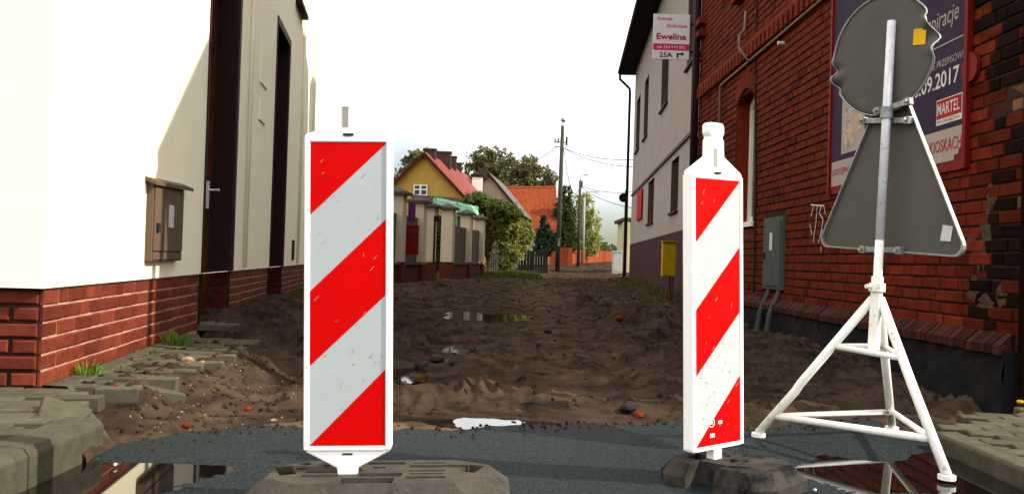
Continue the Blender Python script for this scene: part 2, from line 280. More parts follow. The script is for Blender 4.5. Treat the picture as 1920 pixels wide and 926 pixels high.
def hgt(X, Y):
    wl = -2.24 - .13 * (Y - 4.28); wr = np.where(Y < 14.6, 3.06 - .006 * (Y - 5.34), 5.08 + .065 * (Y - 38))
    n1 = vn(X * 1.1, Y * .8, 1); n2 = vn(X * 3.3, Y * 2.6, 2); n3 = vn(X * 9, Y * 8, 3); n4 = vn(X * 27, Y * 25, 4); n5 = vn(X * 70, Y * 65, 6)
    rough = np.clip((Y - 4.2) / 1.5, .25, 1) * np.where(Y > 14, .8, 1) * (1 - .55 * np.exp(-((X - .3 - .02 * Y) / .42) ** 2))
    h = basez(Y) - .045 + rough * (.050 * n1 + .055 * n2 + .034 * (1 - 2.4 * np.abs(n3)) + .018 * n4 + .007 * n5)
    # wheel ruts along the middle
    c_ = .30 + .02 * Y + .10 * vn(Y * .5, Y * 0, 31)
    for o_ in (-.42, .42): h = h - .035 * np.exp(-((X - c_ - o_) / .11) ** 2) * (1 + .5 * n3) * ss(4.8, 5.6, Y)
    # left bank under the broken pavement
    pe = -1.93 + .05 * n2
    t = 1 - ss(0, .55 + .12 * n2, X - pe); near = 1 - ss(6.6, 7.6, Y)
    h = np.maximum(h, near * (t * .115 * (1 + .12 * n3) - .06 * (1 - t)) + (1 - near) * -9 + .022 * n4 * t + .030 * n3 * np.clip(t * 3, 0, 1) * (1 - t ** 6) + .008 * n5)
    # earth along the left building further on, and heaps
    d = X - wl; far = ss(6.8, 7.8, Y)
    h = h + far * (.20 - basez(Y) * .6) * (1 - ss(.5, 1.7 + .3 * n1, d)) * (1 + .12 * n2)
    h = h + .13 * np.exp(-((X + 1.25) / .45) ** 2 - ((Y - 7.6) / .9) ** 2) * (1 + .5 * n2)
    h = h + .10 * np.exp(-((X + 1.35) / .5) ** 2 - ((Y - 10.5) / 1.6) ** 2) * (1 + .5 * n2)
    # right side
    dr = wr - X
    h = h + .10 * (1 - ss(.3, 1.3, dr)) * ss(5.5, 7, Y)
    h = h + .15 * np.exp(-((X - 1.75) / .6) ** 2 - ((Y - 11.5) / 3.2) ** 2) * (1 + .45 * n2 + .2 * n3)
    h = h + .12 * np.exp(-((X - 1.2) / .55) ** 2 - ((Y - 19) / 4) ** 2) * (1 + .5 * n2)
    h = h + .10 * np.exp(-((X + 2.0) / .9) ** 2 - ((Y - 21) / 4) ** 2) * (1 + .5 * n2)
    h = h + .06 * np.exp(-((X - 1.35) / .5) ** 2 - ((Y - 7.2) / 1.2) ** 2) * (1 + .6 * n2)
    for (px_, py_, rx, ry, lv) in PUD:
        e = np.sqrt(((X - px_) / rx) ** 2 + ((Y - py_) / ry) ** 2) + .28 * n2 + .16 * n3
        mw = (1 - ss(1.0, 3.0, e)) * .85; h = h * (1 - mw) + (lv + .012 + .012 * n3) * mw
        m = 1 - ss(.75, 1.25, e); h = h * (1 - m) + (lv - .022 + .014 * n3) * m
    e = edge(X)
    under = 1 - ss(-.10, .03, Y - e)
    h = h * (1 - under) + np.where(X > -1.6, -.09, h) * under
    e1 = (Y - e)
    h = np.where((e1 > 0) & (e1 < .35), np.minimum(h, -.02 + .12 * e1 + .006 * n4), h)
    h = np.where((X < -1.55) & (Y < 4.4), np.minimum(h, .055), h)
    h = np.where((X > 2.0) & (Y < 5.2), np.minimum(h, -.02 + .004 * n4), h)
    h = np.where((X > wr - .02) & (Y > 5.3) & (Y < 14), np.minimum(h, .06), h)
    return h
def H(x, y): return float(hgt(np.array([float(x)]), np.array([float(y)]))[0])

# ------------------------------------------------------------------ ground
nY, nX = 620, 420
Ys = 3.4 * (125 / 3.4) ** (np.linspace(0, 1, nY)); s = np.linspace(0, 1, nX)
X0 = -0.16 * Ys - 2.0; X1 = 3.3 + .09 * Ys
XX = X0[:, None] + (X1 - X0)[:, None] * s[None, :]; YY = np.repeat(Ys[:, None], nX, 1)
ZZ = hgt(XX, YY)
V = np.stack([XX, YY, ZZ], -1).reshape(-1, 3); ii = np.arange((nY - 1) * nX).reshape(nY - 1, nX)[:, :-1].ravel()
F = np.stack([ii, ii + 1, ii + nX + 1, ii + nX], 1)
dr_o = big('dirt_road', V, F, 'dirt', 'structure')
tr_ = np.exp(-((XX - .30 - .02 * YY) / .62) ** 2) * .75 * ss(4.6, 6, YY) + .55 * np.exp(-((XX + 1.55) / .32) ** 2) * (1 - ss(6.5, 7.5, YY))
tr_ = np.clip(tr_ + .35 * vn(XX * 2.1, YY * 1.2, 41) + .22 * vn(XX * 6, YY * 4, 42), 0, 1)
at_ = dr_o.data.attributes.new('dry', 'FLOAT', 'POINT'); at_.data.foreach_set('value', tr_.astype(np.float32).ravel())
dn_ = M['dirt'].node_tree; db = dn_.nodes['Principled BSDF']; src_ = db.inputs['Base Color'].links[0].from_socket
an = dn_.nodes.new('ShaderNodeAttribute'); an.attribute_name = 'dry'; hm = dn_.nodes.new('ShaderNodeMix'); hm.data_type = 'RGBA'; hm.blend_type = 'MULTIPLY'
hm.inputs[7].default_value = (1.75, 1.7, 1.6, 1); hm.clamp_result = False
dn_.links.new(an.outputs['Fac'], hm.inputs[0]); dn_.links.new(src_, hm.inputs[6]); dn_.links.new(hm.outputs[2], db.inputs['Base Color'])
# large ground sheet
ys = np.array([-40, -6, 3.5, 12, 20, 30, 55, 80, 115, 200, 1500.]); xs = np.array([-700, -60, -8, 0, 8, 60, 700.])
gx, gy = np.meshgrid(xs, ys); gz = basez(gy) - .22
V = np.stack([gx, gy, gz], -1).reshape(-1, 3); n = len(xs); ii = np.arange((len(ys) - 1) * n).reshape(-1, n)[:, :-1].ravel()
big('ground', V, np.stack([ii, ii + 1, ii + n + 1, ii + n], 1), 'ground', 'structure', smooth=False)
# asphalt: sheet with a ragged broken end, shallow dips that hold the puddles
nx, ny = 420, 330
sx_ = np.linspace(-1.62, 2.02, nx); st = np.linspace(0, 1, ny)
E_ = edge(sx_); YA = 1.6 + (E_[None, :] - 1.6) * (st[:, None] ** .9); XA = np.repeat(sx_[None, :], ny, 0)
def asz(X, Y):
    z = .006 * vn(X * 1.2, Y * 1.2, 11) + .0035 * vn(X * 5, Y * 5, 12) + .0014 * vn(X * 60, Y * 60, 13)
    z -= .020 * (1 - ss(-1.25, -.85, X + .25 * vn(X * 2, Y * 2, 14))) * (1 - ss(3.35, 3.5, Y))
    z -= .020 * ss(1.0, 1.5, X + .3 * vn(X * 2.5, Y * 2.5, 15)) * (1 - ss(3.7, 4.2, Y + .2 * vn(X * 3, Y * 3, 16)))
    return z
ZA = asz(XA, YA); V = np.stack([XA, YA, ZA], -1).reshape(-1, 3)
ii = np.arange((ny - 1) * nx).reshape(ny - 1, nx)[:, :-1].ravel(); F = np.stack([ii, ii + 1, ii + nx + 1, ii + nx], 1)
lo = V[-nx:].copy(); lo[:, 2] -= .06; lo[:, 1] += .012 + .01 * np.sin(np.arange(nx) * .9)
V = np.vstack([V, lo]); a = np.arange(nx - 1) + (ny - 1) * nx; b_ = np.arange(nx - 1) + ny * nx
F = np.vstack([F, np.stack([a, a + 1, b_ + 1, b_], 1)])
big('asphalt', V, F, 'asphalt', 'structure')
mb = MB(); mb.add([(-60, -30, -.004), (60, -30, -.004), (60, 1.62, -.004), (-60, 1.62, -.004)], [(0, 1, 2, 3)]); setting('road', mb, 'asphalt')
def puddle(poly, z, m='water'):
    mb = MB(); mb.add([(x, y, z) for x, y in poly], [tuple(range(len(poly)))]); return setting('puddle', mb, m)
rj = random.Random(77)
for q_, (px_, py_, rx, ry, lv) in enumerate(PUD):
    pts = []
    for t in range(48):
        a = t * math.pi / 24; c_, s_ = math.cos(a), math.sin(a)
        if q_ == 0: sq = 1 / max(abs(c_) ** 3 + abs(s_) ** 3, 1e-6) ** (1 / 3) * .98
        else: sq = 1.1
        k_ = sq * (1 + rj.uniform(-.07, .07) + .07 * math.sin(3 * a + q_)); pts.append((px_ + rx * k_ * c_, py_ + ry * k_ * s_))
    puddle(pts, lv + .003)
puddle([(-1.615, 1.7), (-.55, 1.7), (-.55, 3.6), (-1.615, 3.6)], -.0095)
puddle([(.75, 1.7), (2.015, 1.7), (2.015, 4.35), (.75, 4.35)], -.0125)
# sandy tongue washed over the end of the asphalt, left
nx2, ny2 = 90, 30
sx2 = np.linspace(-1.15, -.22, nx2); tt = np.linspace(-1, 1, ny2); X2 = np.repeat(sx2[None, :], ny2, 0)
cen = edge(sx2) + .02; wid = .13 * np.sin(np.linspace(0.25, math.pi, nx2)) + .015
Y2 = cen[None, :] + wid[None, :] * tt[:, None]; Z2 = .016 * (1 - np.abs(tt[:, None]) ** 2.2) * (wid[None, :] / .13) - .006 + .003 * vn(X2 * 30, Y2 * 30, 21) + .006 * vn(X2 * 7, Y2 * 7, 22) * (1 - tt[:, None] ** 2)
ii = np.arange((ny2 - 1) * nx2).reshape(ny2 - 1, nx2)[:, :-1].ravel()
o = big('sand', np.stack([X2, Y2, Z2], -1).reshape(-1, 3), np.stack([ii, ii + 1, ii + nx2 + 1, ii + nx2], 1), 'sand', 'structure')

# ------------------------------------------------------------------ wall with openings
def wallmesh(pt, u0, u1, h0, h1, holes, reveal, inward=True):
    """pt(u,h,d) -> point; holes (ua,ub,ha,hb); reveal depth goes behind the face"""
    us = sorted({u0, u1, *[v for h in holes for v in h[:2]]}); hs = sorted({h0, h1, *[v for h in holes for v in h[2:4]]})
    mb = MB()
    for i in range(len(us) - 1):
        for j in range(len(hs) - 1):
            cu, ch = (us[i] + us[i + 1]) / 2, (hs[j] + hs[j + 1]) / 2
            if any(a < cu < b and c < ch < d for a, b, c, d in holes): continue
            mb.add([pt(us[i], hs[j], 0), pt(us[i + 1], hs[j], 0), pt(us[i + 1], hs[j + 1], 0), pt(us[i], hs[j + 1], 0)], [(0, 1, 2, 3)])
    rv = []
    for a, b, c, d in holes:
        rv.append(MB()); q = [(a, c), (b, c), (b, d), (a, d)]
        for k in range(4):
            (p, r), (s_, t) = q[k], q[(k + 1) % 4]
            rv[-1].add([pt(p, r, 0), pt(s_, t, 0), pt(s_, t, -reveal), pt(p, r, -reveal)], [(0, 1, 2, 3)])
    return mb, rv
_bm = {}
def brickmesh(L, Hh, T, m, var=0):
    key = (round(L, 3), round(Hh, 3), round(T, 3), m if isinstance(m, str) else m.name, var)
    if key in _bm: return _bm[key]
    rr = random.Random(hash(key[:3]) + var * 77); c = .006
    me = bpy.data.meshes.new('brick'); bm = bmesh.new()
    # front face chamfered: x along, y out, z up
    def J(): return rr.uniform(-.0022, .0022)
    b0 = [bm.verts.new((x * L / 2, -T, z * Hh / 2)) for x, z in ((-1, -1), (1, -1), (1, 1), (-1, 1))]
    b1 = [bm.verts.new((x * (L / 2) + J(), -c + J(), z * (Hh / 2) + J())) for x, z in ((-1, -1), (1, -1), (1, 1), (-1, 1))]
    b2 = [bm.verts.new((x * (L / 2 - c) + J(), J(), z * (Hh / 2 - c) + J())) for x, z in ((-1, -1), (1, -1), (1, 1), (-1, 1))]
    for A, B in ((b0, b1), (b1, b2)):
        for k in range(4): bm.faces.new((A[k], A[(k + 1) % 4], B[(k + 1) % 4], B[k]))
    bm.faces.new(b2); bmesh.ops.recalc_face_normals(bm, faces=bm.faces); bm.to_mesh(me); bm.free()
    me.materials.append(M[m]); _bm[key] = me; return me
def placebrick(pos, D, N, L, Hh, T, m, parent, base, var, tilt=0):
    o = bpy.data.objects.new('brick', brickmesh(L, Hh, T, m, var)); COL.objects.link(o); o.parent = parent
    D = Vector(D).normalized(); N = Vector(N).normalized(); Z = Vector((0, 0, 1))
    R = Matrix((D, N, Z)).transposed()
    if D.cross(N).z < 0: R = Matrix((-D, N, Z)).transposed()
    R = R @ Matrix.Rotation(tilt, 3, 'Y')
    o.matrix_local = Matrix.Translation(Vector(pos) - Vector(base)) @ R.to_4x4()
    return o
def brickrows(u0, u1, h0, h1, pitch, lens, gap, holes, rr):
    """yields (uc, hc, L, Hh)"""
    r = 0; h = h0
    while h + pitch * .6 <= h1 + 1e-6:
        u = u0 - rr.uniform(0, .02) - (.06 if r % 2 else 0); k = r
        while u < u1:
            L = lens[k % len(lens)]; k += 1
            a, b = max(u, u0), min(u + L, u1)
            u += L + gap
            if b - a < .04: continue
            hc = h + (pitch - gap) / 2
            for (ha, hb, hc0, hd) in holes:
                if hc0 - .02 < hc < hd + .02 and b > ha and a < hb:
                    if a < ha and ha - a > .04: b = ha
                    elif b > hb and b - hb > .04: a = hb
                    else: a = b
            if b - a < .04: continue
            yield (a + b) / 2, hc, b - a, pitch - gap
        h += pitch; r += 1

# ------------------------------------------------------------------ LEFT BUILDING
LB = Lp(4.28, .13)
lb = thing('corner_house', 'cream plastered corner house with red brick plinth and brown doorways, at left', 'house', LB)
def L2(u, h, d=0): return Lp(u, h, d)
holesL = [(7.67, 9.0, .13, 3.6), (11.75, 13.05, .10, 3.86)]
wm, rv = wallmesh(L2, 4.235, 17.25, .61, 7.2, [(a, b, max(c, .61), d) for a, b, c, d in holesL], .26)
back = LA - LN * 7 ; end = Lp(17.25, 0)
e0, e1 = Lp(4.235, 0), Lp(4.235, 0) - LN * 7
wm.add([(e0.x, e0.y, .61), (e1.x, e1.y, .61), (e1.x, e1.y, 7.2), (e0.x, e0.y, 7.2)], [(0, 1, 2, 3)])
f0, f1 = end, end - LN * 7
wm.add([(f0.x, f0.y, .1), (f1.x, f1.y, .1), (f1.x, f1.y, 7.2), (f0.x, f0.y, 7.2)], [(0, 1, 2, 3)])
wm.add([(e1.x, e1.y, 0), (f1.x, f1.y, 0), (f1.x, f1.y, 7.2), (e1.x, e1.y, 7.2)], [(0, 1, 2, 3)])
# underside lip of the plaster over the plinth
wm.add([Lp(4.235, .61), e0 - LN * 7 + Vector((0, 0, .61)), e0 - LN * 7 + LD * .08 + Vector((0, 0, .61)), Lp(4.32, .61)], [(0, 1, 2, 3)])
wm.add([Lp(4.28, .61), Lp(17.25, .61), Lp(17.25, .61, -.05), Lp(4.28, .61, -.05)], [(0, 1, 2, 3)])
make('wall', wm, 'plaster', lb, LB)
def darken(rv, name, m): return make(name, rv, m, lb, LB)
# plinth backing (mortar), recessed 22 mm under the plaster
PD = -.022
wm2, rv2 = wallmesh(lambda u, h, d: Lp(u, h, d + PD), 4.302, 17.25, -.3, .612, [(a, b, -.25, .70) for a, b, c, d in holesL], .26)
q0 = Lp(4.302, 0, PD); q1 = q0 - LN * 6.9
sf = MB().add([(q0.x, q0.y, -.3), (q1.x, q1.y, -.3), (q1.x, q1.y, .612), (q0.x, q0.y, .612)], [(0, 1, 2, 3)])
pl = make('plinth', wm2, 'plinth_mortar', lb, LB); make('plinth', sf, 'mortar_dark', lb, LB)
make('roof', MB().add([(e0.x + .3, e0.y - .3, 7.2), (e1.x, e1.y - .3, 7.2), (f1.x, f1.y, 7.2), (f0.x + .3, f0.y, 7.2), ((e0.x + e1.x) / 2, (e0.y + e1.y) / 2, 9.2), ((f0.x + f1.x) / 2, (f0.y + f1.y) / 2, 9.2)], [(0, 1, 4), (1, 2, 5, 4), (2, 3, 5), (3, 0, 4, 5), (0, 1, 2, 3)]), 'roof_grey', lb, LB)
rr = random.Random(3); cnt = 0
for uc, hc, L, Hh in brickrows(4.30, 17.2, .132, .612, .079, (.25, .25, .125, .25), .010, [(a, b, -.2, .7) for a, b, c, d in holesL], rr):
    gz = H(Lp(uc, 0).x + .15, uc) if uc > 7 else .1
    if hc < gz - .06: continue
    placebrick(Lp(uc, hc, PD + .007 + rr.uniform(-.0015, .0015)), LD, LN, L, Hh, .02, 'plinth_brick', lb, LB, cnt % 5); cnt += 1
for r_ in range(6):     # short face towards the camera
    u = -.0 if r_ % 2 else -.0
    lens = (.24, .12, .24, .24) if r_ % 2 else (.12, .24, .24, .24); k = 0; u = .014
    while u < 1.5:
        L = lens[k % 4]; k += 1; p_ = q0 - LN * (u + L / 2) - LD * .016
        placebrick((p_.x, p_.y, .132 + .0345 + r_ * .079), -LN, -LD, L - .012, .062, .03, 'plinth_brick', lb, LB, cnt % 5); cnt += 1; u += L + .010
# doorways
for i, (a, b, c, d) in enumerate(holesL):
    dd = -.26
    jm = MB()
    for (u_, s_) in ((a, 1), (b, -1)):
        jm.add([Lp(u_, -.1, -.001), Lp(u_, -.1, dd), Lp(u_, d, dd), Lp(u_, d, -.001)], [(0, 1, 2, 3)])
    jm.add([Lp(a, d, 0), Lp(b, d, 0), Lp(b, d, dd), Lp(a, d, dd)], [(0, 1, 2, 3)])
    jb = make('reveal', jm, 'brown_paint', lb, LB)
    make('reveal_base', MB().add([Lp(b - .003, -.1, -.03), Lp(b - .003, -.1, dd), Lp(b - .003, .62, dd), Lp(b - .003, .62, -.03)], [(0, 1, 2, 3)]), 'mortar_dark', lb, LB)
    # brick lower part of the far reveal
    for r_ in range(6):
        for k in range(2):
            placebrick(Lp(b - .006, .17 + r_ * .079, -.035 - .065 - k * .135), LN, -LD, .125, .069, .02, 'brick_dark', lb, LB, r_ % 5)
    tr = MB()
    t_ = .10
    for (u0_, u1_, h0_, h1_) in ((b, b + t_, .615, d + t_), (a - t_ * .3, a, .615, d + t_), (a, b, d, d + t_)):
        tr.prism([(0, 0), (u1_ - u0_, 0), (u1_ - u0_, h1_ - h0_), (0, h1_ - h0_)], 0, Lp(u0_, h0_, 0), LD, (0, 0, 1), .001, .014)
    make('door_trim', tr, 'mauve_trim', lb, LB)
    dm = MB().add([Lp(a, -.1, dd), Lp(b, -.1, dd), Lp(b, d, dd), Lp(a, d, dd)], [(0, 1, 2, 3)])
    door = make('door', dm, 'door_wood', lb, LB)
    fr = MB()
    for (u0_, u1_, h0_, h1_) in ((a + .02, a + .1, .2, d), (b - .1, b - .02, .2, d), (a + .1, b - .1, 2.82, 2.92), (a + .1, b - .1, .2, .42), (a + .1, b - .1, 1.2, 1.3)):
        fr.prism([(0, 0), (u1_ - u0_, 0), (u1_ - u0_, h1_ - h0_), (0, h1_ - h0_)], 0, Lp(u0_, h0_, dd), LD, (0, 0, 1), .002, .05)
    make('door_frame', fr, 'door_wood', door, LB)
    if i == 0:
        gl = MB().prism([(0, 0), (b - a - .24, 0), (b - a - .24, .6), (0, .6)], 0, Lp(a + .12, 2.94, dd), LD, (0, 0, 1), .004, .012); make('transom_pane', gl, 'glass', door, LB)
        k = WL(391, 360, Lp(8, 0, dd + .06), LD); hy, hz = k.y, k.z
        hd = MB(); hd.box(Lp(hy, hz - .03, dd + .055), (.02, .05, .27)); hd.tube([Lp(hy, hz + .02, dd + .06), Lp(hy, hz + .02, dd + .12), Lp(hy - .02, hz + .02, dd + .17)], .011, 8)
        make('handle', hd, 'steel', door, LB, smooth=False)
        st_ = MB().prism([(0, 0), (.3, 0), (.3, .22), (0, .22)], 0, Lp(8.35, 2.99, dd), LD, (0, 0, 1), .013, .016); make('red_sticker', st_, 'red_print', door, LB)
# shallow plaster panels, joints and small fittings on the facade
def Lbox(name, u0_, u1_, h0_, h1_, d0, d1, m, bev=0):
    mb = MB().prism([(0, 0), (u1_ - u0_, 0), (u1_ - u0_, h1_ - h0_), (0, h1_ - h0_)], 0, Lp(u0_, h0_, 0), LD, (0, 0, 1), d0, d1)
    return make(name, mb, m, lb, LB, bevel=bev)
Lbox('meter_door', 10.43, 10.95, 2.82, 3.36, .0, .014, 'plaster'); Lbox('meter_door', 10.45, 10.9, 2.38, 2.62, .0, .014, 'plaster')
Lbox('vent_grille', 14.2, 14.42, .7, 1.02, .0, .02, 'brown_paint')
Lbox('window_sill', 13.6, 14.6, 4.66, 4.72, .0, .10, 'mauve_trim')
for uu in (9.72, 14.9, 16.9):
    make('rain_pipe', MB().tube([Lp(uu, .64, .02), Lp(uu, 7.1, .02)], .022, 8), 'plaster', lb, LB, smooth=True)
# stone step in front of the first doorway
st = MB().prism([(-.05, -.3), (.95, -.32), (1.35, .12), (1.2, .34), (-.02, .30)], 0, Lp(7.7, .115, 0), LD, LN, 0, .06, (0, 0, 1))
tag(make('door_step', st, 'concrete', None, Lp(7.7, .115, 0), bevel=.01), 'flat grey stone step below the first brown doorway', 'step')
# brown electric cabinet
cb = Lp(5.9, .73)
ec = thing('meter_cabinet', 'brown metal meter cabinet with a rain lid on the cream house wall', 'cabinet', cb)
def Lq(name, u0_, u1_, h0_, h1_, d0, d1, m, par, bev=.003):
    mb = MB().prism([(0, 0), (u1_ - u0_, 0), (u1_ - u0_, h1_ - h0_), (0, h1_ - h0_)], 0, Lp(u0_, h0_, 0), LD, (0, 0, 1), d0, d1)
    return make(name, mb, m, par, cb, bevel=bev)
Lq('box', 5.91, 6.74, .73, 1.27, 0.001, .045, 'cabinet_brown', ec)
cdoor = Lq('door', 5.93, 6.72, .80, 1.25, .045, .055, 'cabinet_brown', ec)
Lq('lower_panel', 5.93, 6.72, .74, .79, .045, .052, 'cabinet_brown', ec)
lidm = MB().add([Lp(5.86, 1.27, 0), Lp(6.93, 1.30, 0), Lp(6.93, 1.27, .075), Lp(5.86, 1.24, .075), Lp(5.86, 1.295, 0), Lp(6.93, 1.325, 0), Lp(6.93, 1.295, .075), Lp(5.86, 1.265, .075)], [(0, 1, 2, 3), (7, 6, 5, 4), (0, 3, 7, 4), (1, 5, 6, 2), (3, 2, 6, 7), (0, 4, 5, 1)])
make('lid', lidm, 'cabinet_brown', ec, cb)
st1 = Lq('sticker', 6.28, 6.42, .97, 1.13, .056, .059, 'white', cdoor, .0); Lq('lock', 5.97, 6.03, .93, .99, .056, .07, 'dark_slot', cdoor)

# ------------------------------------------------------------------ pavements
def paver(name, c, sz, rz, m, parent=None, tilt=(0, 0), base=(0, 0, 0)):
    key = ('p', round(sz[0], 3), round(sz[1], 3), round(sz[2], 3), m)
    if key not in _bm:
        mb = MB().box((0, 0, -sz[2] / 2), sz); me = bpy.data.meshes.new('paver'); me.from_pydata(mb.v, [], mb.f); bm = bmesh.new(); bm.from_mesh(me)
        bmesh.ops.recalc_face_normals(bm, faces=bm.faces); bmesh.ops.bevel(bm, geom=[e for e in bm.edges if all(v.co.z > -.01 for v in e.verts)], offset=.006, segments=1, affect='EDGES'); bm.to_mesh(me); bm.free(); me.materials.append(M[m]); _bm[key] = me
    o = bpy.data.objects.new(name, _bm[key]); COL.objects.link(o)
    o.location = Vector(c) - Vector(base); o.rotation_euler = (tilt[0], tilt[1], rz)
    if parent: o.parent = parent
    return o
aL = math.atan2(LD.y, LD.x) - math.pi / 2
bed = MB(); bed.add([(-9, 1.5, .114), (-1.78, 1.5, .114), (-1.86, 3.55, .114), (-2.10, 3.95, .114), (-2.10, 6.9, .114), (-9, 6.9, .114)], [(0, 1, 2, 3, 4, 5)])
pvl = setting('pavement', bed, 'sand')
rr = random.Random(11)
for j in range(-28, 36):
    for i in range(0, 12):
        u = 4.28 + j * .104; d = .055 + i * .205 + (.1 if j % 2 else 0) - .45
        if u < 4.28: d -= 0.6
        p_ = Lp(u, 0, d)
        x, y = p_.x, p_.y
        if u >= 4.3 and d < .1: continue
        edge_x = -1.90 + .10 * math.sin(j * 1.9) + (.06 if j % 3 else -.05)
        if y < 3.62: edge_x = -1.74
        elif y < 4.05: edge_x = -2.0 + .07 * (j % 3)
        elif y > 5.6: edge_x = -1.87 + .03 * (j % 2)
        if x + .1 > edge_x + .02: continue
        if y > 6.95 or y < 2.2 or x < -3.1: continue
        if (round(x, 1), round(y, 1)) in (): continue
        nearedge = x > edge_x - .28 and y > 3.5
        dz = rr.uniform(-.002, .002) - (rr.uniform(0, .010) if nearedge else 0)
        paver('paver', (x, y, .13 + dz), (.2, .1, .07), aL + rr.uniform(-.01, .01), 'concrete', pvl, (rr.uniform(-.01, .01) * (3 if nearedge else 1), rr.uniform(-.012, .012) * (3 if nearedge else 1)))
# mortar strip along the wall foot
mb = MB(); prev = []
for k in range(30):
    u = 4.3 + k * .1; w_ = .10 + .03 * math.sin(k * 2.1) + rr.uniform(-.01, .012)
    prev.append((Lp(u, .128, -.03), Lp(u, .140 + rr.uniform(-.004, .004), .0), Lp(u, .136, w_), Lp(u, .11, w_ + .02)))
for k in range(29):
    for q in range(3): mb.add([prev[k][q], prev[k + 1][q], prev[k + 1][q + 1], prev[k][q + 1]], [(0, 1, 2, 3)])
setting('mortar_strip', mb, 'concrete', smooth=True)
# kerb, left
kb = None
kroot = MB(); kroot.box((-1.70, 0.8, .0), (.13, 1.0, .2)); kerb = setting('kerb', kroot, 'kerb')
for (y0, y1) in ((1.31, 2.20), (2.21, 3.02), (3.03, 3.58)):
    km = MB().prism([(-.075, -.12), (.075, -.12), (.075, .10), (.055, .128), (-.075, .132)], 0, (-1.695, y0, 0), (1, 0, 0), (0, 0, 1), 0, y1 - y0, (0, 1, 0))
    make('kerbstone', km, 'kerb', kerb, bevel=.006)
lp = [((-1.86, 3.74, .10), (.2, .2, .06), .5, (.55, .35), 'tilted grey paver sliding off the broken edge beside the kerb end'),
      ((-1.74, 3.66, .09), (.06, .24, .14), .35, (.1, -.55), 'narrow grey paver standing on edge at the kerb end'),
      ((-1.78, 4.62, .085), (.2, .1, .07), .9, (.12, .25), 'loose grey paver hanging over the sandy bank below the wall corner')]
for c, sz, rz, tl, lab in lp:
    tag(paver('loose_paver', c, sz, rz, 'concrete', None, tl), lab, 'paver')
# right pavement
bed = MB(); bed.add([(2.1, 1.5, .056), (9, 1.5, .056), (9, 5.25, .056), (3.1, 5.2, .056), (2.35, 4.4, .056), (2.16, 4.15, .056)], [(0, 1, 2, 3, 4, 5)])
pvr = setting('pavement', bed, 'sand')
aR = math.radians(-12); cR, sR = math.cos(aR), math.sin(aR)
for j in range(-18, 16):
    for i in range(-2, 9):
        a_ = i * .205 + (.1 if j % 2 else 0); b_ = j * .104
        x = 2.25 + a_ * cR - b_ * sR; y = 4.0 + a_ * sR + b_ * cR
        if x < 2.17 or y < 2.5 or x > 4.0: continue
        if y > 4.42 + (x - 2.2) * .75 + .05 * ((i + j) % 2): continue
        if y > 5.25: continue
        paver('paver', (x, y, .07 + rr.uniform(-.003, .003)), (.2, .1, .07), aR + rr.uniform(-.012, .012), 'concrete', pvr, (rr.uniform(-.012, .012), rr.uniform(-.012, .012)))
kroot = MB().box((2.075, 1.3, -.03), (.10, .4, .19)); kerb2 = setting('kerb', kroot, 'kerb')
for (y0, y1) in ((1.51, 2.5), (2.51, 3.4), (3.41, 4.22)):
    km = MB().prism([(-.06, -.12), (.06, -.12), (.06, .068), (-.045, .068), (-.06, .055)], 0, (2.085, y0, 0), (1, 0, 0), (0, 0, 1), 0, y1 - y0, (0, 1, 0))
    make('kerbstone', km, 'kerb', kerb2, bevel=.006)

# ------------------------------------------------------------------ BRICK BUILDING
BB = Bp(5.34, 0)
bb = thing('brick_building', 'old dark red brick building with arched windows and toothed brick band, at right', 'building', BB)
bhol = [(11.18, 12.1, 1.38, 3.10), (7.2, 8.1, 4.55, 5.6), (12.3, 13.1, 4.62, 5.6)]
gable = [(5.34, -.3), (14.6, -.3), (14.6, 9.3), (12.75, 9.9), (9.9, 9.9), (5.34, 5.86)]
wm, rv = wallmesh(lambda u, h, d: Bp(u, h, d - .012), 5.34, 14.6, -.3, 5.86, bhol, .28)
wm.add([Bp(5.34, 5.86, -.012), Bp(14.6, 5.86, -.012), Bp(14.6, 9.3, -.012), Bp(12.75, 9.9, -.012), Bp(9.9, 9.9, -.012)], [(0, 1, 2, 3, 4)])
b2_ = 7.0
def Bq(u, h): return Bp(u, h, -b2_)
wm.add([Bp(5.352, -.3, -.012), Bq(5.352, -.3), Bq(5.352, 5.86), Bp(5.352, 5.86, -.012)], [(0, 1, 2, 3)])
wm.add([Bp(14.6, -.3, -.012), Bq(14.6, -.3), Bq(14.6, 9.3), Bp(14.6, 9.3, -.012)], [(0, 1, 2, 3)])
wm.add([Bq(5.34, -.3), Bq(14.6, -.3), Bq(14.6, 9.3), Bq(12.75, 9.9), Bq(9.9, 9.9), Bq(5.34, 5.86)], [(0, 1, 2, 3, 4, 5)])
make('wall', wm, 'mortar_dark', bb, BB)
[make('reveal', q, 'brick', bb, BB) for q in rv]
rf = MB().add([Bp(5.2, 5.8, .1), Bq(5.2, 5.8), Bq(9.9, 9.98), Bp(9.9, 9.98, .1), Bq(12.8, 9.98), Bp(12.8, 9.98, .1), Bq(14.7, 9.3), Bp(14.7, 9.3, .1)], [(0, 1, 2, 3), (3, 2, 4, 5), (5, 4, 6, 7)])
make('roof', rf, 'roof_grey', bb, BB)
rr = random.Random(5); cand = []
hol2 = [(11.18, 12.1, 1.38, 3.22), (7.2, 8.1, 4.55, 5.6), (12.3, 13.1, 4.62, 5.6), (9.83, 10.6, .55, 1.42)]
for uc, hc, L, Hh in brickrows(5.34, 14.55, .45, 5.4, .086, (.25, .12, .25, .25, .12), .013, hol2, rr):
    if 3.62 < hc < 3.78: pass
    cand.append((uc, hc, L, Hh))
